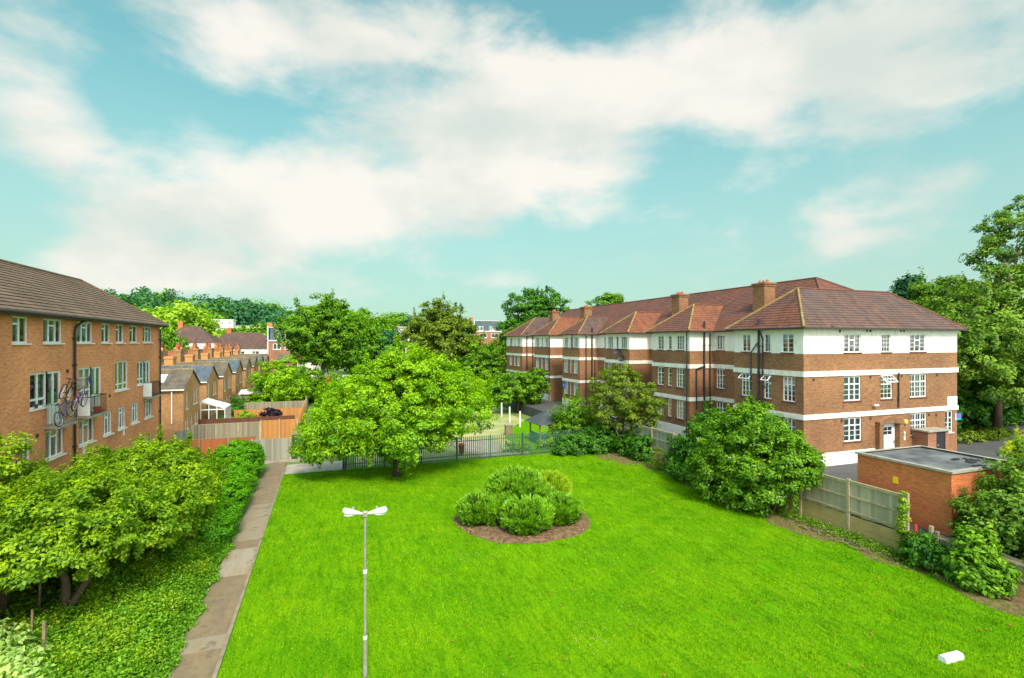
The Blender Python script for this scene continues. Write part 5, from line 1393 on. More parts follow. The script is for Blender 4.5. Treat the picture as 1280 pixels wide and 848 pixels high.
def dish_box():
    y, z = 30.85, 7.25; x = FX
    root = empty('satellite_dish', (x, y, z), 'grey satellite dish with a dark blue edge fixed to the wall above the bicycles', 'satellite dish')
    mb = MB(); mb.bar((x, y, z), (x + .45, y, z), .05); mb.bar((x, y, z - .3), (x + .45, y, z), .03); mb.build('bracket', M['steel'], root)
    mb = MB(); mb.box(x + .28, x + .62, y - .3, y + .12, z - .35, z + .2, bev=.04); mb.build('equipment_box', M['steel'], root)
    c = Vector((x + .62, y + .18, z - .02)); n = Vector((.95, .22, .2)).normalized(); u = n.cross(Vector((0, 0, 1))).normalized(); v = u.cross(n); mb = MB()
    rings = []
    for r, dp in ((.001, 0), (.15, .015), (.22, .05), (.30, .10)): rings.append([c + (u * math.cos(t) * .85 + v * math.sin(t)) * r + n * dp for t in [2 * math.pi * i / 20 for i in range(20)]])
    for a, b in zip(rings, rings[1:]):
        for i in range(20): j = (i + 1) % 20; mb.quad(a[i], a[j], b[j], b[i])
    mb.build('dish', M['bluepaint'], root)
dish_box()
root = empty('plant_pot', (FX + .3, 33.0, 5.42), 'red plant pot behind the black balcony rail', 'plant pot')
mb = MB(); mb.tube([(FX + .3, 33.0, 5.42), (FX + .3, 33.0, 5.75)], [.14, .2], 12); mb.build('pot', M['red'], root)

# ================================================================== cars on the street
def car(label, x, y, rot, paint):
    root = empty('parked_car', (x, y, 0), label, 'car', 'cars parked on the street behind'); L, W2 = 2.1, .86
    prof = [(-2.1, .35), (-2.1, .78), (-1.95, .92), (-1.2, 1.0), (-.7, 1.42), (.75, 1.45), (1.35, 1.02), (2.0, .92), (2.12, .6), (2.1, .35)]
    mb = MB(); n = len(prof)
    for s in (-1, 1):
        pts = [(a, s * (W2 if z < 1.05 else W2 * .82), z) for a, z in prof]; mb.poly(pts if s < 0 else pts[::-1])
    for i in range(n):
        (a, z), (b, q) = prof[i], prof[(i + 1) % n]; wa = W2 if z < 1.05 else W2 * .82; wb = W2 if q < 1.05 else W2 * .82
        mb.quad((a, -wa, z), (a, wa, z), (b, wb, q), (b, -wb, q))
    mb.build_local('body', M[paint], root)
    mb = MB()
    for s in (-1, 1):
        o = s * (W2 * .84 + .02); o2 = s * (W2 * .97)
        mb.poly([(-1.05, o2, 1.04), (-.62, o, 1.36), (.05, o, 1.38), (.05, o2, 1.04)]); mb.poly([(.12, o2, 1.04), (.12, o, 1.38), (.68, o, 1.38), (1.18, o2, 1.04)])
    mb.build_local('side_windows', M['tint'], root)
    for a in (-1.3, 1.3):
        for s in (-1, 1):
            mb = MB(); mb.tube([(a, s * (W2 - .18), .32), (a, s * (W2 + .02), .32)], .32, 16); w = mb.build_local('wheel', M['rubber'], root); mb = MB(); mb.tube([(a, s * (W2 + .01), .32), (a, s * (W2 + .03), .32)], .19, 12); mb.build_local('rim', M['rim'], w)
    root.rotation_euler[2] = rot
car('white car parked on the street under the tall tree', x_on(433, 124), 124, R(3), 'carwhite')
car('red car parked on the street left of the white one', x_on(407, 121), 121, R(2), 'carred')
car('silver blue car parked on the street right of the white one', x_on(452, 126), 126, R(-2), 'carsilver')

# ================================================================== small things on the lawn and boundary
mb = MB(); A_ = Vector((*at(1173, 829), 0)); B_ = Vector((*at(1204, 821), 0)); c = (A_ + B_) / 2; d = (B_ - A_).normalized(); n = Vector((-d.y, d.x, 0))
prof = [(-.11, 0), (-.12, .10), (-.07, .17), (.07, .17), (.12, .10), (.11, 0)]
for i in range(6):
    (a, za), (b, zb) = prof[i], prof[(i + 1) % 6]; p = c - d * .36; q = c + d * .36; mb.quad(p + n * a + Vector((0, 0, za)), q + n * a + Vector((0, 0, za)), q + n * b + Vector((0, 0, zb)), p + n * b + Vector((0, 0, zb)))
mb.poly([c - d * .36 + n * a + Vector((0, 0, z)) for a, z in prof]); mb.poly([c + d * .36 + n * a + Vector((0, 0, z)) for a, z in prof[::-1]])
tag(mb.build_at('concrete_kerb_block', M['white'], c), 'loose white concrete block lying on the lawn', 'block')
mb = MB(); rr = random.Random(11)
rr = random.Random(5); tag_ = 'broken boards and dead stems lying by the foot of the fence'
mb = MB()
for i in range(60):
    x = rr.uniform(21.9, 23.1); y = rr.uniform(15.8, 19.6); a = rr.uniform(0, math.pi); l = rr.uniform(.06, .28)
    mb.bar((x - l * math.cos(a), y - l * math.sin(a), .05 + rr.random() * .06), (x + l * math.cos(a), y + l * math.sin(a), .05 + rr.random() * .08), .03 + rr.random() * .03, .02)
o = mb.build_at('debris', M['bark_pale'], (22.5, 17.6, 0)); tag(o, tag_, 'debris', kind='stuff')
mb = MB(); mb.tube([(23.15, 14.45, 0), (23.15, 14.45, .2), (23.15, 14.45, 1.55)], [.16, .13, .04], 10); o = mb.build_at('traffic_cone', M['red'], (23.15, 14.45, 0)); tag(o, 'narrow red marker cone wedged between the fence and the outbuilding', 'cone')
mb = MB(); mb.tube([(23.15, 14.45, .7), (23.15, 14.45, .9)], [.112, .098], 10); mb.build('white_sleeve', M['white'], o)
# stakes at the left bottom corner
for k, (px, pyb, zt, lab) in enumerate(((54, 838, 1.35, 'thick squared wooden stake among the pale plants'), (39, 815, 1.25, 'thin pointed wooden stake behind the thick one'), (21, 832, .95, 'short bent stake at the left edge of the pale plants'), (49, 770, 1.2, 'old fence stake under the tree at the left'))):
    x, y = at(px, pyb); mb = MB(); mb.bar((x, y, -.1), (x + .03, y, zt), .075 if k == 0 else .05); tag(mb.build_at('wooden_stake', M['bark_pale'], (x, y, 0)), lab, 'stake', 'wooden stakes')
x, y = at(-6, 748); root = empty('metal_railing', (x, y, 0), 'dark metal railing at the left edge behind the shrubs', 'fence')
mb = MB()
for i in range(14): mb.bar((x - 1.6 + i * .13, y, 0), (x - 1.6 + i * .13, y, 1.05), .022)
mb.build('bars', M['black'], root); mb = MB(); mb.bar((x - 1.65, y, 1.05), (x + .25, y, 1.05), .05); mb.bar((x - 1.65, y, .12), (x + .25, y, .12), .04); mb.build('rail', M['black'], root)
mb = MB(); mb.quad((-13, 12, .002), (-10.2, 12, .002), (-10.2, 26, .002), (-11.8, 26, .002)); mb.build('bare_earth', M['dirt'], kind='structure')

# ================================================================== trees and shrubs
def px_at(px, y): return x_on(px, y)
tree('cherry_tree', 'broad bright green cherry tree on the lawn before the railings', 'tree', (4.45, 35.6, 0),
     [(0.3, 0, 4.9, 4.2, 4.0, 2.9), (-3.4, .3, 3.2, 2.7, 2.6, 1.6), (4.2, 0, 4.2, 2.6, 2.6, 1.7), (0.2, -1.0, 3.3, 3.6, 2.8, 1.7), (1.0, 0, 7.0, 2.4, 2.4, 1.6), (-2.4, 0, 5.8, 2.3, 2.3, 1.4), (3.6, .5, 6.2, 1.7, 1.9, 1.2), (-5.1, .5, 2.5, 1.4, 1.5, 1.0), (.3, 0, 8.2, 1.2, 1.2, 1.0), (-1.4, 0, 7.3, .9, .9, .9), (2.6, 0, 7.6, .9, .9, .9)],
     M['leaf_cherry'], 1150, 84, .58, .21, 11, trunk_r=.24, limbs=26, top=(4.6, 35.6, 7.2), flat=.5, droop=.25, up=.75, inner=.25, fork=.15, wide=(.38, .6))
def spire(n): pass
tree('elder_tree', 'nearest elder tree with a forked leaning trunk at the lower left', 'tree', (-8.1, 20.6, 0),
     [(0, 0, 3.5, 2.5, 2.4, 1.25), (1.6, 1.2, 3.2, 1.9, 1.9, 1.1), (-1.6, -.6, 3.3, 1.8, 1.8, 1.1), (.3, -1.3, 3.1, 1.7, 1.4, .9)],
     M['leaf_elder'], 720, 96, .40, .125, 21, trunk_r=.13, limbs=16, top=(-8.2, 20.7, 3.7), flat=.45, droop=.4, up=.9, inner=.3, fork=.4,
     trunks=[([(0, 0, -.1), (.18, -.1, .5), (.7, .1, 1.5), (1.5, .5, 2.6), (2.0, .9, 3.1)], [.15, .12, .10, .07, .04])])
tree('elder_tree', 'dark green elder tree beside the path, behind the forked one', 'tree', (-6.6, 25.6, 0),
     [(0, 0, 3.1, 1.9, 2.3, 1.7), (-.9, 1.6, 3.3, 1.9, 2.1, 1.4), (.5, -1.2, 2.6, 1.5, 1.8, 1.2), (0, 1.5, 1.4, 1.7, 2.6, 1.2)],
     M['leaf_elder'], 680, 90, .40, .135, 22, trunk_r=.12, limbs=14, top=(-6.8, 25.8, 4.0), flat=.5, droop=.3, up=.8, inner=.3)
tree('elder_tree', 'middle elder tree between the brick flats and the forked one', 'tree', (-9.0, 25.8, 0),
     [(0, 0, 3.1, 2.1, 2.2, 1.4), (.6, 2.2, 3.0, 1.8, 2.0, 1.3), (-.5, -1.8, 3.0, 1.6, 1.6, 1.1), (0, 0, 1.6, 1.8, 2.2, 1.1)],
     M['leaf_elder'], 600, 88, .42, .135, 23, trunk_r=.12, limbs=12, flat=.5, droop=.3, up=.8, inner=.3)
tree('maple_tree', 'yellow green small tree at the left edge against the brick flats', 'tree', (-10.2, 21.8, 0),
     [(0, 0, 4.6, 1.0, 1.2, 1.4), (-.2, -.9, 3.7, 1.1, 1.5, 1.3), (.2, .6, 3.6, 1.1, 1.3, 1.1), (0, -.5, 2.2, 1.1, 1.6, 1.2)],
     M['leaf_lime'], 400, 76, .34, .125, 24, trunk_r=.09, limbs=12, flat=.5, up=.8, droop=.2)
bush('elder_bush', 'leafy bush under the brick flats at the far end of the elder trees', 'bush', (-9.6, 32.5, 0),
     [(0, 0, 1.4, 1.7, 2.6, 1.4), (1.8, -1.5, 1.6, 1.7, 2.2, 1.3), (0, 3.0, 1.0, 1.7, 2.3, 1.1), (2.6, -3.2, 1.9, 1.4, 1.6, 1.4)], M['leaf_elder'], 520, 56, .42, .18, 25, up=.8)
bush('elder_bush', 'round leafy bush before the rust coloured fence', 'bush', (-9.0, 40.0, 0),
     [(0, 0, .3, 2.2, 2.0, .6), (-1.6, -1.8, .5, 1.6, 2.2, .7), (1.6, -.6, .3, 1.4, 1.6, .5)], M['leaf_elder'], 300, 54, .4, .19, 26, up=.8)
# clipped hedge beside the path
def hedge_piece(label, x, y, rx, ry, h, seed, n, mat='leaf_hedge', leaf=.12):
    bush('hedge', label, 'hedge', (x, y, 0), [(0, 0, h * .48, rx, ry, h * .52), (0, -ry * .45, h * .40, rx * .95, ry * .6, h * .46), (0, ry * .45, h * .40, rx * .95, ry * .6, h * .46)], M[mat], n, 60, .26, leaf, seed, up=.85, inner=.15, stems=4, tidy=True)
hedge_piece('tallest clipped hedge at the far end of the path', -5.75, 38.9, 1.55, 1.8, 2.45, 31, 640)
hedge_piece('rounded clipped hedge next before the tallest one', -5.6, 35.2, 1.35, 1.6, 1.95, 32, 480)
hedge_piece('low clipped hedge running along the path between elder and rounded hedge', -5.3, 31.4, 1.1, 2.4, 1.85, 33, 540)
hedge_piece('nearest hedge by the path, merging with the dark elder', -5.0, 27.2, .85, 2.0, 1.75, 34, 420, leaf=.11)

# nettles: a bank of ground cover nobody could count
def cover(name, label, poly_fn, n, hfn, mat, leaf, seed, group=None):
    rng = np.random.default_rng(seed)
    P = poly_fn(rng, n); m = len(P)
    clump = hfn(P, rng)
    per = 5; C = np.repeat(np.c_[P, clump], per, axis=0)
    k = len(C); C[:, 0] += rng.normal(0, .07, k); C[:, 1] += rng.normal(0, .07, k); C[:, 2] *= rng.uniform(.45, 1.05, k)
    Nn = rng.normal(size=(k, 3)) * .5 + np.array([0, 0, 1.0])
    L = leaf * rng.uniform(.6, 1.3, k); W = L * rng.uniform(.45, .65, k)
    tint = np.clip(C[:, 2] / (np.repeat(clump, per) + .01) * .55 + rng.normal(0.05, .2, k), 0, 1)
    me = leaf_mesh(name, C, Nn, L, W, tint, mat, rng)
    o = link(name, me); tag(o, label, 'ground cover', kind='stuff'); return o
def nettle_poly(rng, n):
    y = 10.5 + 17.5 * rng.random(n) ** 1.1; x = -4.15 + .12 * np.sin(y * 2.3) + .08 * np.sin(y * 5.7) - (5.0 - (y - 11) * .1) * rng.random(n) ** .9
    return np.c_[x, y]
def nettle_h(P, rng):
    e = np.clip((-4.2 - P[:, 0]) / .7, 0.15, 1)
    return e * (.58 + .16 * np.sin(P[:, 0] * 2.1 + 1) * np.cos(P[:, 1] * 1.3) + .14 * np.sin(P[:, 0] * 6.3) * np.sin(P[:, 1] * 5.1) + rng.normal(0, .10, len(P)))
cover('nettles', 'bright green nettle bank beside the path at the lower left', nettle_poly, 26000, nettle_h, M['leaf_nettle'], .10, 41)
def weed_poly(rng, n):
    k = 60; cy = rng.uniform(11, 27, k); cx = rng.uniform(-8.6, -4.4, k); i = rng.integers(0, k, n); return np.c_[cx[i] + rng.normal(0, .22, n), cy[i] + rng.normal(0, .25, n)]
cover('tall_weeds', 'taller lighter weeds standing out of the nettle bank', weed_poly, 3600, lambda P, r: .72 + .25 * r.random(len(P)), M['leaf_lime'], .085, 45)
def shade_poly(rng, n): return np.c_[rng.uniform(-11.6, -4.6, n), rng.uniform(17, 44, n)]
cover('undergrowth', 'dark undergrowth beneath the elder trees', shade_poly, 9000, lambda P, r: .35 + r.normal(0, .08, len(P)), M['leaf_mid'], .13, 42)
bush('buddleia', 'pale silvery leaved plants in the bottom left corner', 'bush', (-8.1, 17.3, 0), [(0, 0, .55, .9, 1.1, .5), (-1.0, .5, .75, .8, .8, .55), (.5, -1.0, .4, .9, .8, .45)], M['leaf_pale'], 230, 26, .35, .17, 43, up=.7, stems=8, stem_r=.015, flat=.8)

# shrubs of the round bed
def bed(label, dx, dy, r, h, mat, seed, n, leaf=.12, z=.05):
    n = int(n * 1.5); leaf *= 1.5
    b = (BC[0] + dx, BC[1] + dy, z)
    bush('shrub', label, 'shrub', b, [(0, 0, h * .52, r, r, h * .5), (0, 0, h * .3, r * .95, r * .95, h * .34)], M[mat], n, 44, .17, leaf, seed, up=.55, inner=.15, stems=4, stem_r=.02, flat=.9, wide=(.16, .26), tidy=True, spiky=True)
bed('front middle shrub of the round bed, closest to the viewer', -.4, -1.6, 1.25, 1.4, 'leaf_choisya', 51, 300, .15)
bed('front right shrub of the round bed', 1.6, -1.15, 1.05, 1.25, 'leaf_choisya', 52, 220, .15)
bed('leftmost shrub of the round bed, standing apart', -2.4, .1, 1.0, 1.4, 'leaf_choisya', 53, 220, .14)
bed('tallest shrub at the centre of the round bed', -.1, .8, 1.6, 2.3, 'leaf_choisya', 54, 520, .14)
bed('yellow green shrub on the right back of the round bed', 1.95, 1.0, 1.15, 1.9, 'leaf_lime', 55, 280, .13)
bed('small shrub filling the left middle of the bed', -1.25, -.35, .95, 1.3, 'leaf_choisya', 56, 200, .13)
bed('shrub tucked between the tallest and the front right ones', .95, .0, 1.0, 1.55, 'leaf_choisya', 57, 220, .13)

# shrubs along the right fence
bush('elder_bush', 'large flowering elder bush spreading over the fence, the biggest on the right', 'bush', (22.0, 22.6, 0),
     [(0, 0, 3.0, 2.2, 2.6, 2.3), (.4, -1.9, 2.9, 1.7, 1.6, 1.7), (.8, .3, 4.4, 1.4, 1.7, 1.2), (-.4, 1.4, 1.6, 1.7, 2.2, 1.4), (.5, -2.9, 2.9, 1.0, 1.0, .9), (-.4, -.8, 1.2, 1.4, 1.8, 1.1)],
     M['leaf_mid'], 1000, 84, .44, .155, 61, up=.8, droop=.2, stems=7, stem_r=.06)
_bb = bpy.data.objects[[o.name for o in bpy.data.objects if o.get('label', '').startswith('large flowering elder')][0]]
_r = np.random.default_rng(6); _f = [c for c in bpy.data.objects if c.parent == _bb and c.name.startswith('foliage')][0]
_co = np.empty(len(_f.data.vertices) * 3, np.float32); _f.data.vertices.foreach_get('co', _co); _co = _co.reshape(-1, 3)
_top = _co[(_co[:, 0] < -.2) & (_co[:, 2] > 1.2)]; _pk = _top[_r.choice(len(_top), 46)] + np.array([-.12, -.08, .1])
_C = np.repeat(_pk, 14, axis=0) + _r.normal(0, 1, (46 * 14, 3)) * np.array([.07, .07, .015]); _L = np.full(len(_C), .045)
link('blossom', leaf_mesh('blossom', _C, _r.normal(size=_C.shape) * .2 + np.array([0, 0, 1]), _L, _L, np.ones(len(_C)), M['curtain'], _r), _bb)
bush('dark_bush', 'dark green bush at the left foot of the big elder bush', 'bush', (22.6, 27.4, 0),
     [(0, 0, 1.5, 1.5, 1.7, 1.6), (.4, -.6, 3.2, 1.0, 1.2, 1.5), (.2, 1.3, 1.2, 1.1, 1.0, 1.2)], M['leaf_deep'], 380, 56, .4, .16, 62, up=.7)
rngf = np.random.default_rng(5)
tree('hawthorn_tree', 'olive green tree with bare twisting stems in front of the brown flats', 'tree', (23.3, 36.9, 0),
     [(-.5, 0, 5.0, 2.5, 2.6, 1.8), (-1.2, .2, 3.4, 2.1, 2.1, 1.3), (1.3, -.4, 4.2, 1.9, 2.0, 1.5), (-.4, 0, 6.2, 1.5, 1.6, 1.0), (.6, -1.0, 3.0, 1.6, 1.4, 1.0)],
     M['leaf_olive'], 430, 70, .40, .15, 63, trunk_r=.13, bark='bark_pale', limbs=22, top=(22.6, 37, 6.0), fork=.2, bend=.2, up=.7,
     trunks=[([(0, 0, 0), (.15, .1, 1), (.7, -.2, 2.3), (1.2, -.3, 3.8)], [.12, .1, .07, .03]), ([(-.1, 0, 0), (-.7, -.2, 1.2), (-1.4, -.2, 2.8)], [.10, .08, .03])])
bush('shrub_bank', 'bright green rounded bush behind the play shelter', 'bush', (20.9, 41.0, 0), [(0, 0, 2.2, 2.0, 2.0, 1.9), (-.6, .6, 1.5, 1.5, 1.5, 1.4), (1.4, -.6, 1.4, 1.5, 1.4, 1.3)], M['leaf_mid'], 420, 54, .42, .19, 64, up=.8)
bush('shrub_bank', 'deep green low bush at the foot of the olive tree', 'bush', (21.2, 37.4, 0), [(0, 0, 1.0, 1.6, 1.0, 1.1), (-1.8, .2, .8, 1.4, .9, .8), (1.4, 0, .9, 1.0, .9, .9), (-3.2, .2, .5, .8, .7, .5)], M['leaf_deep'], 460, 54, .38, .18, 65, up=.8)
bush('shrub_bank', 'dark bush between the olive tree and the timber fence', 'bush', (22.9, 33.9, 0), [(0, 0, .9, .8, 1.1, 1.0), (-.1, 1.6, .9, .9, .9, .9)], M['leaf_deep'], 200, 48, .32, .16, 66)
bush('sapling', 'thin dry brown sapling at the fence foot', 'bush', (22.3, 31.0, 0), [(0, 0, .9, .5, .5, .8)], M['leaf_olive'], 46, 22, .22, .11, 67, stems=7, stem_r=.012, bark='bark_pale')
bush('ivy_bush', 'low dark ivy bush by the end of the tall fence', 'bush', (22.9, 14.0, 0), [(0, 0, .6, .7, .7, .65), (-.1, -1.0, .55, .65, .8, .55)], M['leaf_deep'], 210, 44, .24, .13, 68)
bush('sycamore_sapling', 'bushy young sycamore covering the low fence at the right', 'bush', (22.95, 12.15, 0), [(0, 0, .8, .75, .8, .75), (.1, .1, 1.55, .5, .5, .55), (-.2, -.2, .45, .75, .75, .45)], M['leaf_mid'], 260, 42, .28, .17, 69, up=.9, stems=6)
bush('climbing_ivy', 'ivy climbing the last tall fence post', 'climber', (23.2, 15.0, 0), [(0, 0, 1.3, .16, .2, 1.3)], M['leaf_lime'], 60, 26, .16, .09, 70, stems=2)
def strip_poly(rng, n):
    y = rng.uniform(13, 36, n); return np.c_[23.2 - np.abs(rng.normal(0, .5, n)), y]
cover('weeds', 'low weeds along the foot of the right fence', strip_poly, 2600, lambda P, r: .10 + .25 * r.random(len(P)) ** 2, M['leaf_mid'], .09, 44)
# big bush by the outbuilding and behind
bush('laurel_bush', 'large pale green bush crowding the right side of the brick outbuilding', 'bush', (25.3, 12.0, .9),
     [(0, 0, 1.7, 1.4, 1.3, 1.3), (-.9, .7, 1.2, .9, .8, .9), (-.7, -.9, 1.1, 1.0, 1.3, 1.0), (1.8, -.3, 2.0, 1.5, 1.4, 1.4), (.6, -2.2, 1.4, 1.5, 1.3, 1.3), (3.4, .6, 2.1, 1.3, 1.0, 1.3), (1.5, .7, 2.5, 1.1, .8, 1.35)], M['leaf_ash'], 900, 56, .42, .17, 71, up=.8, droop=.2, stems=8, stem_r=.04, bark='bark_pale')
bush('golden_bush', 'yellow green feathery bush at the right edge above the drive', 'bush', (37.2, 16.6, ZC), [(0, 0, 1.7, 1.6, 1.6, 1.5), (1.3, -1.0, 1.5, 1.6, 1.6, 1.4), (-.6, -1.6, .9, 1.1, 1.2, .9)], M['leaf_yellow'], 420, 44, .4, .15, 72, up=.7)
# tall ash at the right edge
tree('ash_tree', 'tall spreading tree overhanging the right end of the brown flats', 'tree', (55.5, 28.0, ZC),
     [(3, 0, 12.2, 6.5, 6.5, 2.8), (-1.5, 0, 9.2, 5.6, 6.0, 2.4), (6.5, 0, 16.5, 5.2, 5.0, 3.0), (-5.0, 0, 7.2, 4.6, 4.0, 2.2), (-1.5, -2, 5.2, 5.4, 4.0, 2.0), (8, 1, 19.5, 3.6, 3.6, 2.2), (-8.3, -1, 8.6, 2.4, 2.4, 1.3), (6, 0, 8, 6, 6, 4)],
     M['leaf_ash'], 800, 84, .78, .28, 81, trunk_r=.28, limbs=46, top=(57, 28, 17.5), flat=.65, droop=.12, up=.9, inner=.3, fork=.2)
bush('shade_shrubs', 'dark shrubs in shade beyond the drive', 'bush', (52, 31, ZC), [(0, 0, 2, 6, 3, 2.4), (-3, 1, 3.2, 4, 3, 2.6), (6, 0, 2.5, 5, 3, 2.8), (12, 0, 3, 5, 3, 3)], M['leaf_deep'], 620, 50, .8, .36, 82)
bush('verge_plants', 'low pale plants edging the drive under the shade shrubs', 'bush', (49, 26.5, ZC), [(0, 0, .3, 3.6, .8, .4), (4, .4, .3, 2, .8, .4)], M['leaf_olive'], 160, 40, .3, .18, 83)
tree('pine_tree', 'dark tree top showing over the right end of the roof', 'tree', (62, 39.5, ZC), [(0, 0, 10, 3.2, 3.2, 4.4), (0, 0, 14, 1.2, 1.2, 1.6)], M['leaf_far'], 300, 50, .8, .36, 84, trunk_r=.3, limbs=8)
tree('maple_tree', 'bright green tree between the roof end and the tall right tree', 'tree', (60, 35, ZC), [(0, 0, 10, 4.0, 4.0, 4.2), (2, 0, 12, 2.4, 2.4, 2.4)], M['leaf_ash'], 380, 50, .85, .38, 85, trunk_r=.3, limbs=8)

# middle distance
tree('sycamore_tree', 'tallest dark green tree left of centre behind the gardens', 'tree', (-1.0, 100, 0),
     [(0, 0, 11.0, 6.6, 6.2, 5.0), (.8, 0, 15.3, 3.6, 3.6, 2.6), (-3.4, 0, 11.5, 3.8, 3.8, 3.4), (3.5, 0, 11.0, 4.2, 4, 3.6), (0, 0, 7.5, 5.2, 5, 2.6), (-2, 0, 14.2, 2.2, 2.2, 1.8)],
     M['leaf_mid'], 760, 52, .95, .42, 91, trunk_r=.32, limbs=26, top=(-.8, 100, 15.5), fork=.35, up=.8)
tree('garden_tree', 'rounded bright garden tree behind the grey fences', 'tree', (-6.2, 78, 0), [(0, 0, 3.6, 3.3, 3.2, 2.9), (-1, 0, 2.4, 2.4, 2.4, 2.0), (1.6, 0, 2.6, 2.2, 2.2, 2.0)], M['leaf_cherry'], 420, 50, .6, .28, 92, trunk_r=.14, limbs=8)
tree('garden_tree', 'darker garden tree right of the rounded bright one', 'tree', (-3.0, 83, 0), [(0, 0, 3.0, 2.4, 2.4, 2.4), (.9, 0, 2.0, 1.9, 1.9, 1.6)], M['leaf_mid'], 280, 50, .6, .28, 93, trunk_r=.12, limbs=8)
bush('smoke_bush', 'round dark purple bush against the orange garden fence', 'bush', (-6.0, 62.5, 0), [(0, 0, 1.15, 1.0, .8, .7)], M['leaf_purple'], 90, 40, .3, .16, 94)
bush('garden_shrub', 'small green shrub showing over the dark maroon fence', 'bush', (-8.4, 61.5, 0), [(0, 0, .9, .9, .6, .7)], M['leaf_cherry'], 60, 36, .3, .16, 95)
bush('garden_shrub', 'narrow dark shrub by the gables beyond the conservatory', 'bush', (-10.6, 71, 0), [(0, 0, 1.2, .8, .8, 1.2)], M['leaf_deep'], 80, 40, .35, .18, 96)
bush('garden_shrub', 'low spreading shrub in the garden with the white shed roof', 'bush', (-9.4, 77, 0), [(0, 0, .9, 1.6, 1.2, .9)], M['leaf_mid'], 90, 40, .4, .2, 97)
x0 = -11.2; root = empty('garden_shed', (-10.0, 79.5, 0), 'small garden shed with a pale pink roof beside the gables', 'shed')
mb = MB(); mb.box(-11.3, -8.3, 78.4, 80.6, 0, 2.0); mb.build('wall', M['wood_grey'], root); mb = MB(); mb.quad((-11.5, 78.2, 2.02), (-8.1, 78.2, 2.02), (-8.1, 80.8, 2.4), (-11.5, 80.8, 2.4)); mb.box(-11.5, -8.1, 78.15, 78.22, 1.95, 2.1); mb.build('roof', M['render'], root)
tree('oak_tree', 'dark olive tree behind the bright cherry tree, right of centre', 'tree', (19.6, 92, 0),
     [(0, 0, 9.5, 6.2, 5.8, 5.2), (-.5, 0, 13.5, 4.0, 4, 2.8), (3.4, 0, 8.4, 4.2, 4, 4.0), (5.5, 0, 5.0, 3.4, 3.4, 3.0), (-3.5, 0, 9.5, 3.6, 3.6, 3.4)], M['leaf_olive'], 720, 50, .9, .42, 98, trunk_r=.35, limbs=14)
bush('shrub_mass', 'dark green shrub mass left of the far end of the brown flats', 'bush', (26.2, 86, 0), [(0, 0, 4.6, 3.8, 3, 4.2), (-3.4, 0, 3.4, 3, 3, 3), (1.2, -2, 2.4, 3.0, 2, 2.4)], M['leaf_mid'], 480, 48, .8, .36, 99)
tree('orchard_tree', 'leafy spreading tree beyond the playground posts', 'tree', (23.0, 62, 0), [(0, 0, 3.2, 3.0, 2.8, 2.0), (-1.8, 0, 2.6, 2.0, 2, 1.5), (2, 0, 3.0, 2.0, 2, 1.7), (2.6, -1, 4.6, 1.3, 1.3, 1.0)], M['leaf_mid'], 420, 50, .55, .27, 100, trunk_r=.14, limbs=10)
bush('hedge_mass', 'bright green scrub behind the playground left of the spreading tree', 'bush', (17.5, 70, 0), [(0, 0, 1.6, 3.2, 2.4, 1.8), (-3.4, 1, 1.4, 2.6, 2.2, 1.5), (3, 4, 1.8, 2.6, 2, 1.8), (5.6, 8, 2, 3, 2.5, 2)], M['leaf_cherry'], 420, 46, .6, .28, 101)
bush('hedge_mass', 'green scrub bank behind the big cherry on its left side', 'bush', (1.0, 62, 0), [(0, 0, 1.2, 2.6, 5, 1.3), (1, 10, 1.6, 3, 6, 1.6), (2, 24, 1.8, 4, 6, 1.8)], M['leaf_cherry'], 520, 46, .6, .28, 102)
bush('hedge_mass', 'small bushes inside the railings right of the cherry trunk', 'bush', (14.8, 40.2, 0), [(0, 0, .4, 1.2, .5, .45), (3.4, .6, .4, 1.0, .5, .45)], M['leaf_cherry'], 90, 40, .25, .14, 103)
tree('chestnut_tree', 'large dark round topped tree behind the far end of the long roof', 'tree', (42, 101, 0), [(-2.4, 0, 15.6, 4.4, 4.4, 4.2), (2.6, 0, 15.8, 4.2, 4.2, 4.2), (0, 0, 11, 7, 6, 5), (-5.2, 0, 10.5, 3.4, 3.4, 3.6)], M['leaf_deep'], 760, 50, .95, .44, 104, trunk_r=.4, limbs=12)
tree('chestnut_tree', 'smaller tree top rising behind the middle of the long roof', 'tree', (48.5, 83.5, 0), [(0, 0, 14.8, 4.0, 4.0, 3.2), (1.8, 0, 12, 4, 4, 4)], M['leaf_mid'], 380, 50, .8, .38, 105, trunk_r=.3, limbs=10)

# trees farther off, each on its own: a few crowns shared between them
def proto(seed, mat, blobs, n=230, per=52):
    t = tree('far_tree', 'x', 'tree', (0, 0, 0), blobs, M[mat], n, per, .16, .06, seed, trunk_r=.022, limbs=0, top=(0, 0, .6))
    return t
round_ = [(0, 0, .62, .36, .36, .34), (-.2, 0, .5, .24, .24, .24), (.2, .05, .52, .25, .25, .26), (0, -.1, .38, .3, .3, .2)]
tall_ = [(0, 0, .55, .24, .24, .42), (.05, 0, .35, .28, .28, .25), (-.05, 0, .8, .14, .14, .18)]
PR = {}
for k, (mt, bl, sd) in {'mid': ('leaf_mid', round_, 201), 'deep': ('leaf_far', round_, 202), 'olive': ('leaf_olive', round_, 203), 'lime': ('leaf_willow', round_, 204), 'tall': ('leaf_far', tall_, 205)}.items():
    PR[k] = proto(sd, mt, bl)
kids = {}
for c in bpy.data.objects:
    if c.parent: kids.setdefault(c.parent.name, []).append(c)
PK = {k: kids[v.name] for k, v in PR.items()}
used = set()
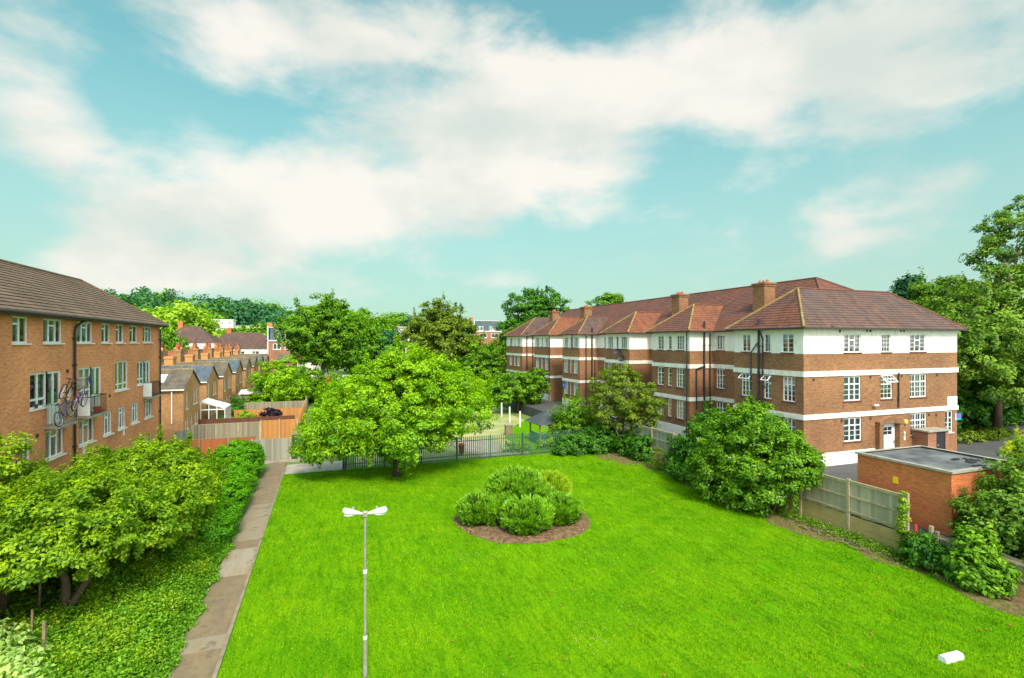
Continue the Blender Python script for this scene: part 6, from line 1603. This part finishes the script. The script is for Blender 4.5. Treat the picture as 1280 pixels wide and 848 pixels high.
def far_tree(kind, px, y, top, w, label, name='far_tree', group=None):
    """picture column, distance, top height above the camera's foot, width"""
    x = x_on(px, y); zb = max(0, hill(x, y))
    if kind in used:
        c = PR[kind].copy(); COL.objects.link(c)
        for ch in PK[kind]: q = ch.copy(); COL.objects.link(q); q.parent = c
    else: c = PR[kind]; used.add(kind)
    h = (top - zb)
    c.location = (x, y, zb); c.scale = (w, w, h); c.rotation_euler[2] = px * 1.7
    c['label'] = label; c['category'] = 'tree'; c.name = name
    if group: c['group'] = group
def ztop(px, py, y): return z_at(px, py, y)
FT = [('lime', 229, 172, 379, 21, 'rounded yellow green willow above the terrace chimneys', 'willow_tree'),
      ('mid', 207, 105, 408, 7, 'small green tree at the corner of the left roof', 'far_tree'),
      ('tall', 212, 380, 368, 12, 'lone pointed conifer on the skyline of the hill', 'conifer_tree'),
      ('mid', 290, 215, 411, 22, 'round green tree right of the white hill house', 'far_tree'),
      ('lime', 308, 240, 409, 18, 'yellow green tree below the low white building', 'far_tree'),
      ('mid', 330, 215, 405, 24, 'green tree left of the dormered house', 'far_tree'),
      ('mid', 436, 128, 392, 15, 'green tree touching the right side of the tallest dark tree', 'far_tree'),
      ('mid', 456, 150, 388, 17, 'round green tree on the skyline left of the red boarded house', 'far_tree'),
      ('deep', 470, 135, 402, 14, 'darker tree just left of the red boarded house', 'far_tree'),
      ('mid', 498, 230, 392, 28, 'pale green tree on the skyline above the red boarded house', 'far_tree'),
      ('deep', 522, 215, 399, 22, 'bluish tree behind the tall white rendered house', 'far_tree'),
      ('olive', 635, 150, 418, 13, 'dark tree right of the blue dormered house', 'far_tree'),
      ('mid', 590, 140, 428, 14, 'green tree in front of the blue dormered house', 'far_tree'),
      ('deep', 845, 95, 378, 9, 'tree tip just above the middle chimney of the long roof', 'far_tree'),
      ('deep', 1120, 60, 380, 9, 'tree tip right of the roof peak', 'far_tree')]
for k, px, y, py, w, lab, nm in FT: far_tree(k, px, y, ztop(px, py, y), w, lab, nm)
# wooded hill: one mass
def wood(name, label, spots, mat, leaf, seed, per=150):
    rng = np.random.default_rng(seed); Cs = []; Ns = []; T = []
    for x, y, z, r, h in spots:
        n = per; d = rng.normal(size=(n, 3)); d /= np.linalg.norm(d, axis=1, keepdims=True)
        lump = 1 + .16 * np.sin(d[:, 0] * 7 + x) * np.cos(d[:, 2] * 6 + y)
        rr = rng.uniform(.72, 1.06, n) * lump
        Cs.append(np.c_[x + d[:, 0] * r * rr, y + d[:, 1] * r * rr, z + h * .55 + d[:, 2] * h * .5 * rr]); Ns.append(d + rng.normal(size=(n, 3)) * .45 + np.array([0, 0, .4])); T.append(np.full(n, rng.normal(.45, .3)) + rng.normal(0, .15, n) + d[:, 2] * .2)
    C = np.vstack(Cs); Nn = np.vstack(Ns); t = np.concatenate(T); L = leaf * rng.uniform(.6, 1.3, len(C))
    o = link(name, leaf_mesh(name, C, Nn, L, L * .7, t, M[mat], rng)); tag(o, label, 'woodland', kind='stuff')
rng = np.random.default_rng(77); sp = []
for i in range(210):
    px = rng.uniform(70, 352); y = rng.uniform(290, 460); x = x_on(px, y); h = rng.uniform(8, 19) * (.8 if px > 225 and px < 250 else 1)
    sp.append((x, y, hill(x, y) - 1, rng.uniform(4.5, 11), h))
wood('wooded_hill', 'dark wooded hill along the skyline at the left', sp[:165], 'leaf_far', 1.9, 301, 280)
wood('wooded_hill', 'lighter green trees among the wooded hill', sp[165:], 'leaf_mid', 1.7, 303, 280)
sp = []
for i in range(260):
    px = rng.uniform(340, 1500); y = rng.uniform(230, 330); x = x_on(px, y); h = rng.uniform(7, 12)
    sp.append((x, y, hill(x, y) - 1, rng.uniform(4, 7), h))
wood('distant_trees', 'belt of distant trees along the low skyline', sp, 'leaf_far', 1.7, 302, 130)

# grass blades over the mown lawn
def grass():
    rng = np.random.default_rng(9); n = 360000
    y = 8 + (LY1 - 8) * rng.random(n) ** 1.4; x = LX0 + .04 + (LX1 - LX0 - .5) * rng.random(n)
    keep = ((x - BC[0]) ** 2 + (y - BC[1]) ** 2 > 3.5 ** 2) & (x < 22.7)
    keep &= ~(x / y > 2.4)
    x, y = x[keep], y[keep]; n = len(x)
    h = rng.uniform(.025, .065, n) * (1 + .5 * (np.sin(x * 3.1 + y) * np.cos(y * 2.3 - x) > .55)); a = rng.uniform(0, 2 * np.pi, n); w = rng.uniform(.006, .014, n) * (.7 + y / 30)
    lean = rng.normal(0, .03, (n, 2))
    pat = .48 + .16 * np.sin(x * .9 + y * .5) * np.sin(y * .7 - x * .3) + .14 * np.sin(x * 2.3 - y * 1.1 + 2 * np.sin(y * .4)) * np.sin(y * 1.9 + x * .8) + .12 * np.sin(x * 5.1 + y * 2.2) * np.sin(y * 4.3 - x * 1.7)
    worn = np.sin(x * 1.31 + 2 * np.sin(y * .53)) * np.sin(y * 1.13 + 1.7 * np.sin(x * .71)) > .90; kw = ~worn | (rng.random(n) < .25)
    x, y, h, a, w, lean, pat = x[kw], y[kw], h[kw], a[kw], w[kw], lean[kw], pat[kw]; n = len(x)
    V = np.zeros((n, 3, 3)); V[:, 0] = np.c_[x - w * np.cos(a), y - w * np.sin(a), np.zeros(n)]; V[:, 1] = np.c_[x + w * np.cos(a), y + w * np.sin(a), np.zeros(n)]; V[:, 2] = np.c_[x + lean[:, 0], y + lean[:, 1], h]
    t = np.clip(pat + rng.normal(0, .22, n), 0, 1)
    o = link('grass', raw_mesh('grass', V.reshape(-1, 3), 3, t, M['blade'])); tag(o, 'mown bright green grass of the lawn', 'grass', kind='stuff')
    # daisies and fallen leaves
    for nm, lab, cnt, mt, sz, seed in (('daisies', 'white daisies scattered on the lawn', 190, 'conc_pale', .02, 1), ('fallen_leaves', 'brown fallen leaves scattered on the lawn', 230, 'pot', .034, 2)):
        r = np.random.default_rng(seed); k = 14; cx = r.uniform(LX0 + .5, 22, k); cy = 10 + 26 * r.random(k) ** 1.4
        if nm == 'daisies': i = r.integers(0, k, cnt); X = cx[i] + r.normal(0, .5, cnt); Y = cy[i] + r.normal(0, .5, cnt)
        else: X = r.uniform(LX0 + .3, 22.4, cnt); Y = 10 + 28 * r.random(cnt) ** 1.3
        kk = ((X - BC[0]) ** 2 + (Y - BC[1]) ** 2 > 3.6 ** 2) & (X > LX0 + .1) & (X < 22.6) & (Y < 38); X, Y = X[kk], Y[kk]
        mb = MB()
        for x_, y_ in zip(X, Y):
            s = sz * r.uniform(.6, 1.3); a = r.uniform(0, 3); mb.poly([(x_ + s * math.cos(a + q), y_ + s * math.sin(a + q), .055 + .01 * math.sin(q * 2)) for q in (0, 1.26, 2.51, 3.77, 5.03)])
        tag(mb.build(nm, M[mt]), lab, nm.replace('_', ' '), kind='stuff')
grass()
_r = np.random.default_rng(12); _n = 1500; _a = _r.uniform(0, 2 * np.pi, _n); _d = 3.5 * np.sqrt(_r.uniform(.25, 1.03, _n))
_C = np.c_[BC[0] + _d * np.cos(_a), BC[1] + _d * np.sin(_a), .085 + .02 * _r.random(_n)]; _L = _r.uniform(.04, .12, _n)
M['litter'] = mat_blade('dry_litter', (.07, .045, .03), (.42, .26, .12))
tag(link('leaf_litter', leaf_mesh('leaf_litter', _C, _r.normal(size=(_n, 3)) * .4 + np.array([0, 0, 1]), _L, _L * .5, _r.random(_n), M['litter'], _r)), 'dry brown leaf litter on the soil of the round bed', 'leaf litter', kind='stuff')
